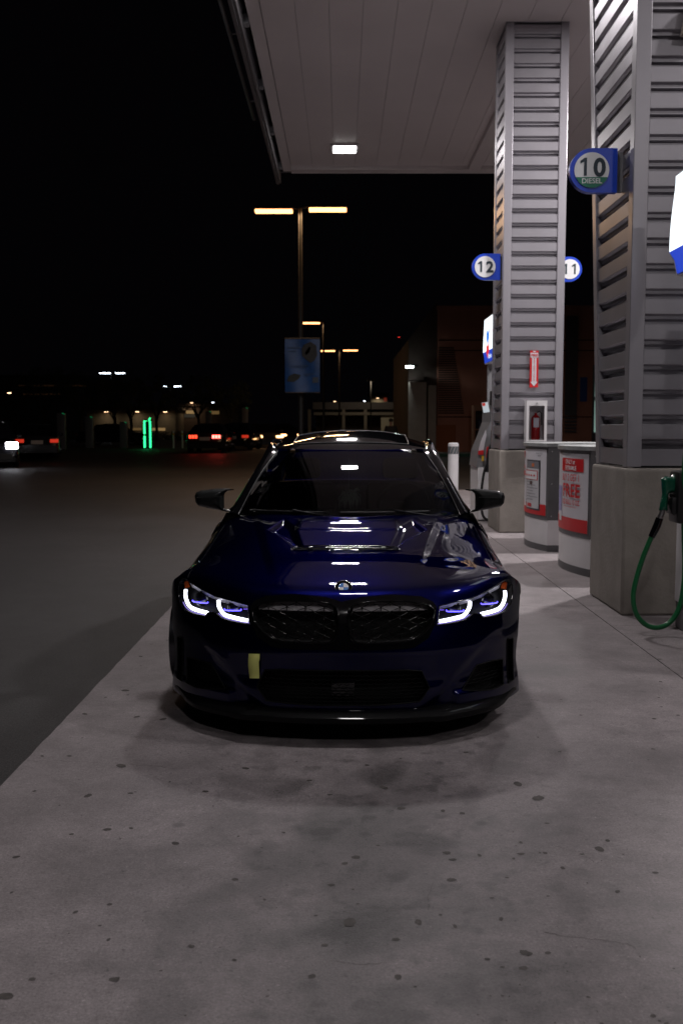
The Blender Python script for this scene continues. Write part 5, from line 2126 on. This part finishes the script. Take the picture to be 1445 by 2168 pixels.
# ---- generic background car, nose towards -y
def bg_car(lab, body_m, style='sedan', lights='tail', tailm=None, headm=None):
    c = empty('background_car', (0, 0, 0), label=lab, cat='car', group='cars in the street beyond the forecourt')
    L_, W2_ = 4.7, 0.92
    H0 = {'sedan': 1.42, 'coupe': 1.36, 'suv': 1.70}[style]
    bh = {'sedan': 0.92, 'coupe': 0.92, 'suv': 1.08}[style]
    prof = [(-2.35, .45, .72), (-2.28, bh * .76, .80), (-1.9, bh * .86, .88), (-1.1, bh * .97, .91), (0.4, bh, .92), (1.5, bh * 1.02, .92), (2.0, bh * 1.04, .90), (2.28, bh * 1.02, .84), (2.35, .55, .80)]
    rows_ = []
    for y, z, w_ in prof:
        r = []
        for sx_, zz in ((-1, .22), (-1, .45), (-1, .70), (-.93, .93), (-.6, 1.0), (0, 1.02), (.6, 1.0), (.93, .93), (1, .70), (1, .45), (1, .22)):
            r.append((sx_ * w_, y, .22 + (z - .22) * ((zz - .22) / .80) if zz > .22 else .22))
        rows_.append(r)
    q = MB()
    q.grid(rows_)
    q.add([rows_[0][i] for i in range(11)], [tuple(range(11))])
    q.add([rows_[-1][i] for i in range(11)], [tuple(range(11))[::-1]])
    q.add([(-.9, -2.2, .22), (.9, -2.2, .22), (.9, 2.2, .22), (-.9, 2.2, .22)], [(0, 1, 2, 3)])
    q.build('body', body_m, c, smooth=40)
    yb, yf = {'sedan': (1.75, -1.15), 'coupe': (1.95, -0.95), 'suv': (2.25, -1.25)}[style]
    q = MB()
    rr = []
    for y, t in ((yf, 0), (yf + .75, .92), (yf + 1.2, 1.0), (yb - (1.3 if style != 'suv' else .5), 1.0), (yb - (.7 if style != 'suv' else .2), .88), (yb, 0)):
        zt = bh * .97 + (H0 - bh * .97) * t
        wt = .84 - .24 * t
        rr.append([(-.84, y, bh * .95), (-wt, y, zt - .03 * (t > 0)), (-wt * .8, y, zt), (wt * .8, y, zt), (wt, y, zt - .03 * (t > 0)), (.84, y, bh * .95)])
    q.grid(rr)
    q.build('cabin', M_GLOSSB, c, smooth=30)
    q = MB()
    q.box(-.50, .50, yf + 1.1, yb - (1.3 if style != 'suv' else .5), H0 + .001, H0 + .012)
    q.build('roof', body_m, c)
    for sx_ in (-1, 1):
        q = MB()
        q.box(sx_ * .99 - .09, sx_ * .99 + .09, yf + .42, yf + .56, bh * .98, bh * .98 + .14, bev=.03)
        q.build('side_mirror', body_m, c)
        for y in (-1.4, 1.4):
            wheel(c, sx_ * .80, y, .33, .22, sx_)
        q = MB()
        if style == 'coupe':
            for k in range(3):
                xx = sx_ * (.40 + .135 * k)
                q.box(xx - .05, xx + .05, 2.30, 2.40, bh * .74, bh * .90, bev=.01)
        else:
            q.box(min(sx_ * .52, sx_ * .86), max(sx_ * .52, sx_ * .86), 2.22, 2.38, bh * .70, bh * .86, bev=.02)
        q.build('tail_light', (tailm[0] if sx_ < 0 else tailm[1]) if tailm else mat('tail_red_off', (0.15, 0.005, 0.005), 0.2), c)
        q = MB()
        q.box(min(sx_ * .40, sx_ * .82), max(sx_ * .40, sx_ * .82), -2.40, -2.15, bh * .64, bh * (.86 if style == 'suv' else .78), bev=.03)
        q.build('headlight', headm or mat('head_off', (0.3, 0.3, 0.32), 0.1), c)
    q = MB()
    q.box(-.24, .24, 2.36, 2.385, .58, .74)
    q.build('number_plate', mat('plate_grey', (0.35, 0.32, 0.30), 0.5), c)
    q = MB()
    q.box(-.62, .62, -2.37, -2.33, .32, .52)
    q.build('grille', M_SATIN, c)
    return c


M_BLK = mat('black_car_paint', (0.006, 0.006, 0.008), 0.15, coat=0.5)
M_DGR = mat('charcoal_car_paint', (0.03, 0.03, 0.033), 0.3, coat=0.5)
T_BR = glow('brake_red', (1.0, 0.065, 0.05), 13.0)
T_RD = glow('tail_red', (1.0, 0.05, 0.02), 3.2)
T_DM = glow('tail_dim', (1.0, 0.05, 0.02), 0.5)
H_WH = glow('xenon_head', (0.92, 0.92, 1.0), 14.0)
H_WM = glow('warm_head', (1.0, 0.50, 0.20), 6.0)


def lot(Y):
    return 0.28 * smooth((Y - 41) / 5.0)


ls = MB()
ls.grid([[(x, y, lot(y) - 0.008) for x in (-160, -100, -50, -20, -6, -1.9)] for y in [38, 40, 41, 42, 43, 44, 45, 46, 60, 90, 150, 300]])
ls.grid([[(-1.9, y, lot(y) - 0.008) for y in (41, 43, 46, 90, 300)], [(-1.6, y, -0.012) for y in (41, 43, 46, 90, 300)]])
struct('raised_lot_ground', ls, M_ASPH)


def place(c, px, Y, rz):
    p = at(px, 905, Y)
    c.location = (p.x, Y, lot(Y))
    c.rotation_euler = (0, 0, R(rz))
    return c


place(bg_car('black coupe with three bar brake lights glowing red on the street', M_BLK, 'coupe', tailm=(T_BR, T_RD)), 447, 48.5, 180)
place(bg_car('black sedan just right of the brake lit coupe, one tail light showing', M_BLK, 'sedan', tailm=(T_DM, T_RD)), 507, 54, 176)
place(bg_car('dark sedan with warm headlights between the coupe and the blue car roof', M_DGR, 'sedan', headm=H_WM, tailm=(T_DM, T_DM)), 556, 60, 14)
place(bg_car('dark sedan with warm headlights nearest the blue car roof on the left', M_BLK, 'sedan', headm=H_WM), 600, 72, 18)
place(bg_car('dark parked sedan seen side on behind the green charging post', M_BLK, 'sedan'), 243, 66, 86)
place(bg_car('black suv with bright white headlight at the left edge', M_BLK, 'suv', headm=H_WH), -20, 38.0, 22)
place(bg_car('dark sedan with red tail lights driving away right of the black suv', M_BLK, 'sedan', tailm=(T_DM, T_DM)), 80, 44, 196)

# chargers
def charger(px, Y, h, lit, lab):
    p = at(px, 905, Y)
    c = empty('charging_post', (p.x, Y, lot(Y)), label=lab, cat='charging post', group='car charging posts beyond the street')
    q = MB()
    q.box(-.22, .22, -.12, .12, 0, h, bev=.03)
    q.build('post_body', mat('charger_white', (0.15, 0.15, 0.17), 0.4) if not lit else M_SATIN, c, smooth=30)
    q = MB()
    fr_ = [(-.16, .05), (-.16, h * .44)], [(-.16, h * .50), (-.16, h * .95), (.16, h * .95), (.16, .05)]
    m_ = glow('charger_green', (0.03, 1.0, 0.28), 2.6) if lit else glow('charger_faint', (0.02, 0.6, 0.2), 0.25)
    if lit:
        for pl in fr_:
            q.tube([(a, -.15, b) for a, b in pl], .05, 6)
        q.tube([(.10, -.15, h * .97), (.17, -.15, h * 1.06)], .04, 6)
    else:
        q.tube([(.08, -.13, h + .0), (.20, -.13, h - .06)], .018, 6)
    q.build('light_frame', m_, c, smooth=True)
    q = MB()
    q.tube([(.23, 0, h * .6), (.36, -.1, h * .3), (.30, -.1, .15), (.23, 0, .4)], .02, 6)
    q.build('cable', M_RUBBER, c, smooth=True)


charger(313, 56, 1.62, True, 'charging post outlined in bright green light')
charger(131, 54, 1.95, False, 'tall pale charging post right of the black suv')
charger(190, 57, 1.8, False, 'pale charging post between the tall one and the parked sedan')
charger(262, 58, 1.5, False, 'pale charging post in front of the parked sedan')
charger(519, 72, 2.6, False, 'tall pale charging post right of the dark coupe')
charger(442, 76, 2.4, False, 'pale charging post behind the dark coupe')
for i, (px, Y) in enumerate(((367, 57), (386, 57), (403, 57))):
    p = at(px, 905, Y)
    b0 = empty('traffic_post', (p.x, Y, lot(Y)), label=['slim pale post right of the green charging post', 'slim pale post midway between green charger and coupe', 'slim pale post just left of the dark coupe'][i], cat='post', group='slim posts along the charging bays')
    q = MB()
    q.lathe([(.05, 0), (.05, .95), (.03, 1.0), (0, 1.0)], (0, 0, 0), 'z', 10)
    q.build('post_tube', M_WHITEP, b0)
    q = MB()
    q.lathe([(.055, .75), (.055, .85)], (0, 0, 0), 'z', 10)
    q.build('reflector_band', M_YEL, b0)

# trees
M_BARK = mat('bark', (0.05, 0.04, 0.03), 0.9, bump=(20, 0.5))
M_LEAF = mat('dark_leaves', (0.035, 0.05, 0.025), 0.7)
rnd = random.Random(3)
M_LEAF2 = mat('lighter_leaves', (0.06, 0.075, 0.035), 0.7)


def tree(px, Y, h, r, lab):
    p = at(px, 905, Y)
    t = empty('street_tree', (p.x, Y, lot(Y)), label=lab, cat='tree', group='street trees beyond the road')
    q = MB()
    th = h * 0.38
    q.tube([(0, 0, 0), (rnd.uniform(-.1, .1), 0, th * .5), (rnd.uniform(-.15, .15), 0, th)], [.17, .13, .11], 8)
    tips = []
    for k in range(7):
        a = 2 * PI * k / 7 + rnd.random()
        e_ = Vector((math.cos(a) * r * .6, math.sin(a) * r * .6, th + (h - th) * rnd.uniform(.35, .7)))
        s0 = Vector((0, 0, th * rnd.uniform(.8, 1)))
        m_ = s0.lerp(e_, .5) + Vector((0, 0, .2))
        q.tube([s0, m_, e_], [.075, .05, .02], 6)
        tips.append(e_)
    q.build('trunk', M_BARK, t, smooth=True)
    q = MB()
    cl = []
    for k in range(34):
        a, b = rnd.random() * 2 * PI, math.acos(rnd.uniform(-.7, 1))
        rr_ = rnd.uniform(.45, 1.0)
        cl.append((Vector((math.cos(a) * math.sin(b) * r * rr_, math.sin(a) * math.sin(b) * r * rr_, th + (h - th) * .5 + math.cos(b) * (h - th) * .5 * rr_)), rnd.uniform(.3, .6)))
    for c0, cr in cl:
        for k in range(75):
            d = Vector((rnd.gauss(0, 1), rnd.gauss(0, 1), rnd.gauss(0, 1))).normalized() * cr * rnd.random() ** .4
            c1 = c0 + d
            n1 = Vector((rnd.gauss(0, 1), rnd.gauss(0, 1), rnd.gauss(0, 1))).normalized()
            n2 = n1.orthogonal().normalized()
            s_ = rnd.uniform(.05, .10)
            q.add([tuple(c1 - n1 * s_), tuple(c1 + n2 * s_ * .5), tuple(c1 + n1 * s_), tuple(c1 - n2 * s_ * .5)], [(0, 1, 2, 3)], rnd.randint(0, 1))
    q.build('crown', [M_LEAF, M_LEAF2], t)


for i, (px, Y, h, r) in enumerate(((95, 78, 6.0, 2.4), (172, 76, 5.6, 2.2), (243, 80, 5.4, 2.1), (276, 84, 5.6, 2.2), (333, 88, 5.8, 2.4), (420, 92, 6.0, 2.4), (488, 90, 5.4, 2.2))):
    tree(px, Y, h, r, ['street tree behind the black suv', 'street tree behind the tall pale charging post', 'street tree rising over the parked sedan', 'street tree left of the green charging post',
                       'forked street tree right of the green charging post', 'street tree behind the dark coupe', 'street tree right of the dark coupe'][i])
hg = MB()
rnd = random.Random(5)
for k in range(2600):
    c1 = Vector((rnd.uniform(-27, -14), rnd.uniform(94.5, 95.5), rnd.uniform(0, 1.15) * (0.75 + 0.25 * math.sin(k))))
    n1 = Vector((rnd.gauss(0, 1), rnd.gauss(0, 1), rnd.gauss(0, 1))).normalized()
    n2 = n1.orthogonal().normalized()
    hg.add([tuple(c1 - n1 * .12), tuple(c1 + n2 * .07), tuple(c1 + n1 * .12), tuple(c1 - n2 * .07)], [(0, 1, 2, 3)])
h_ = hg.build('hedge', M_LEAF)
tag(h_, 'low dark hedge in front of the lit beige building', 'hedge', kind='stuff')

# far buildings
def far_building(px0, px1, Y, top, depth, lab, wall_m, windows=(), lamps=(), roof=None):
    a, b = at(px0, 905, Y), at(px1, 905, Y)
    c = empty('distant_building', ((a.x + b.x) / 2, Y, 0), label=lab, cat='building', group='buildings across the street')
    cx = (a.x + b.x) / 2
    zt = at(px0, top, Y).z
    q = MB()
    q.box(a.x - cx, b.x - cx, 0, depth, 0, zt)
    q.build('wall', wall_m, c)
    q = MB()
    q.box(a.x - cx - .3, b.x - cx + .3, -.4, depth + .3, zt + .002, zt + .35)
    q.build('roof', M_DKWALL, c)
    for (x0, y0, x1, y1, m_) in windows:
        p0_, p1_ = at(x0, y0, Y), at(x1, y1, Y)
        q = MB()
        q.box(p0_.x - cx, p1_.x - cx, -.06, -.005, p1_.z, p0_.z)
        q.build('window', m_, c)
    for (x, y, e_, col_) in lamps:
        p0_ = at(x, y, Y - .5)
        hd = empty('facade_lamp', (p0_.x - cx, -.5, p0_.z))
        hd.parent = c
        q = MB()
        q.box(-.25, .25, -.1, .3, 0.03, .12)
        q.build('housing', M_SATIN, hd)
        q = MB()
        q.box(-.2, .2, -.08, .1, -.03, .029)
        q.build('lens', M_WML, hd)
        l_ = bpy.data.lights.new('lamp_light', 'AREA')
        l_.size = .4
        l_.energy = e_
        l_.color = col_
        o_ = bpy.data.objects.new('lamp_light', l_)
        COL.objects.link(o_)
        o_.parent = hd
        o_.location = (0, -.6, -.08)
    return c


M_BEIGE = mat('beige_wall', (0.11, 0.09, 0.07), 0.85, noise=(.5, .1))
WG = glow('warm_window', (1.0, 0.60, 0.22), 0.10)
WG2 = glow('warm_window_bright', (1.0, 0.62, 0.25), 0.22)
far_building(185, 372, 112, 868, 14, 'low beige building lit by lamps behind the street trees', M_BEIGE,
             [(195, 907, 203, 915, WG2), (270, 906, 300, 911, WG), (305, 906, 350, 912, WG2)], [(225, 872, 14, (1, .8, .5)), (290, 872, 16, (1, .8, .5)), (350, 872, 12, (1, .8, .5))])
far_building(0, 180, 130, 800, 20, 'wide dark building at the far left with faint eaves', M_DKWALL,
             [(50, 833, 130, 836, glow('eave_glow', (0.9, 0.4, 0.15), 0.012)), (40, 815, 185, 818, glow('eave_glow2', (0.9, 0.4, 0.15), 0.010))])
far_building(385, 505, 118, 860, 12, 'dark building with warm lit windows behind the dark coupe', M_DKWALL,
             [(394, 869, 413, 876, WG2), (446, 870, 464, 877, WG), (390, 877, 413, 884, glow('dim_window', (0.5, 0.45, 0.35), 0.04))], [(405, 853, 20, (1, .7, .4))])
far_building(784, 820, 170, 836, 10, 'small cream building with a bright lamp beyond the distant station', M_BEIGE, [(812, 842, 818, 850, glow('red_panel', (0.8, 0.1, 0.05), 0.12))], [(799, 843, 60, (1, .9, .6))])

# distant station with its own canopy
ds = empty('distant_station', (0.9, 105, 0), label='distant low service building with pale beams over the blue car roof', cat='building')
q = MB()
a, b = at(662, 905, 105), at(845, 905, 105)
q.box(a.x - .9, b.x - .9, 0, 9, 3.35, 4.1)
q.build('roof_band', mat('station_band', (0.06, 0.05, 0.05), 0.7), ds)
q = MB()
q.box(a.x - .9 + .1, b.x - .9 - .1, -.3, 0, 2.75, 3.05)
q.build('beam', mat('station_beam', (0.13, 0.11, 0.09), 0.7), ds)
for px in (655, 727, 773, 838):
    p = at(px, 905, 105)
    q = MB()
    q.box(p.x - .9 - .16, p.x - .9 + .16, -.25, .1, 0, 3.34)
    q.build('pier', mat('station_beam', (0.13, 0.11, 0.09), 0.7), ds)
q = MB()
q.box(a.x - .9 + .2, b.x - .9 - .2, 5, 9, 0, 3.34)
q.build('back_wall', M_DKWALL, ds)
q = MB()
p0_, p1_ = at(806, 880, 105.2), at(834, 940, 105.2)
q.box(p0_.x - .9, p1_.x - .9, .15, .25, 0, 2.7)
q.build('pale_door', mat('pale_door', (0.35, 0.32, 0.25), 0.6), ds)
l_ = bpy.data.lights.new('lamp_light', 'AREA')
l_.size = 1.5
l_.energy = 90
l_.color = (1, .85, .62)
o_ = bpy.data.objects.new('lamp_light', l_)
COL.objects.link(o_)
o_.parent = ds
o_.location = (2.0, -6.0, 6.0)
o_.rotation_euler = (R(50), 0, 0)
q = MB()
q.box(1.6, 2.4, -6.2, -5.9, 6.01, 6.15)
q.tube([(2.0, -5.85, 0), (2.0, -5.85, 6.1)], .06, 8)
q.build('yard_lamp_post', M_POLE, ds)

# ---- person walking beyond the car roof
pp_ = at(827, 905, 42)
pe = empty('person', (pp_.x, 42, 0), label='person in a dark jacket standing beyond the blue car roof', cat='person')


def skin_mesh(name, pts, edges, radii, m, parent, root=0, sub=2):
    me = bpy.data.meshes.new(name)
    me.from_pydata(pts, edges, [])
    me.materials.append(m)
    o = bpy.data.objects.new(name, me)
    COL.objects.link(o)
    md = o.modifiers.new('skin', 'SKIN')
    for i, sv in enumerate(me.skin_vertices[0].data):
        r_ = radii[i]
        sv.radius = (r_, r_) if isinstance(r_, float) else r_
        sv.use_root = (i == root)
    md.use_smooth_shade = True
    s_ = o.modifiers.new('sub', 'SUBSURF')
    s_.levels = s_.render_levels = sub
    o.parent = parent
    return o


P_ = [(0, 0, .98), (0, 0, 1.15), (0, 0, 1.38), (0, 0, 1.52), (0, -.01, 1.60), (0, -.02, 1.70), (0, -.015, 1.80),
      (-.10, 0, .92), (-.11, -.02, .52), (-.12, .02, .09), (-.13, -.12, .04),
      (.10, 0, .92), (.12, -.05, .52), (.12, .04, .09), (.14, -.10, .04),
      (-.19, 0, 1.46), (-.25, .01, 1.20), (-.24, -.06, .95), (-.24, -.09, .86),
      (.19, 0, 1.46), (.25, .01, 1.20), (.24, -.06, .95), (.24, -.09, .86)]
E_ = [(0, 1), (1, 2), (2, 3), (3, 4), (4, 5), (5, 6), (0, 7), (7, 8), (8, 9), (9, 10), (0, 11), (11, 12), (12, 13), (13, 14), (2, 15), (15, 16), (16, 17), (17, 18), (2, 19), (19, 20), (20, 21), (21, 22)]
R_ = [.13, .125, .15, .07, .055, .085, .06, .085, .06, .042, .035, .085, .06, .042, .035, .065, .05, .036, .03, .065, .05, .036, .03]
skin_mesh('body', P_, E_, R_, mat('skin_tone', (0.25, 0.15, 0.11), 0.6), pe)
skin_mesh('jacket', [(0, 0, .95), (0, 0, 1.15), (0, 0, 1.40), (0, 0, 1.50), (-.19, 0, 1.47), (-.255, .01, 1.20), (-.245, -.06, .97), (.19, 0, 1.47), (.255, .01, 1.20), (.245, -.06, .97)],
          [(0, 1), (1, 2), (2, 3), (2, 4), (4, 5), (5, 6), (2, 7), (7, 8), (8, 9)], [.17, .16, .175, .085, .085, .068, .052, .085, .068, .052], mat('jacket_black', (0.012, 0.012, 0.014), 0.8), pe)
skin_mesh('trousers', [(0, 0, 1.0), (0, 0, .93), (-.10, 0, .88), (-.11, -.02, .52), (-.12, .02, .12), (.10, 0, .88), (.12, -.05, .52), (.12, .04, .12)],
          [(0, 1), (1, 2), (2, 3), (3, 4), (1, 5), (5, 6), (6, 7)], [.14, .14, .10, .075, .06, .10, .075, .06], mat('trousers_dark', (0.02, 0.02, 0.025), 0.9), pe)
q = MB()
q.lathe([(.0, .115), (.05, .105), (.085, .065), (.095, .01), (.088, -.03)], (0, 0.0, 1.735), 'z', 16)
q.build('hair', mat('hair_black', (0.01, 0.008, 0.007), 0.7), pe, smooth='all')
q = MB()
q.lathe([(.10, 0), (.10, .01)], (0, 0, 0), 'z', 4)
for sx_ in (-1, 1):
    q = MB()
    q.box(sx_ * .125 - .045, sx_ * .125 + .045, -.18, .08, 0.0, .09, bev=.025)
    q.build('shoe', M_RUBBER, pe)
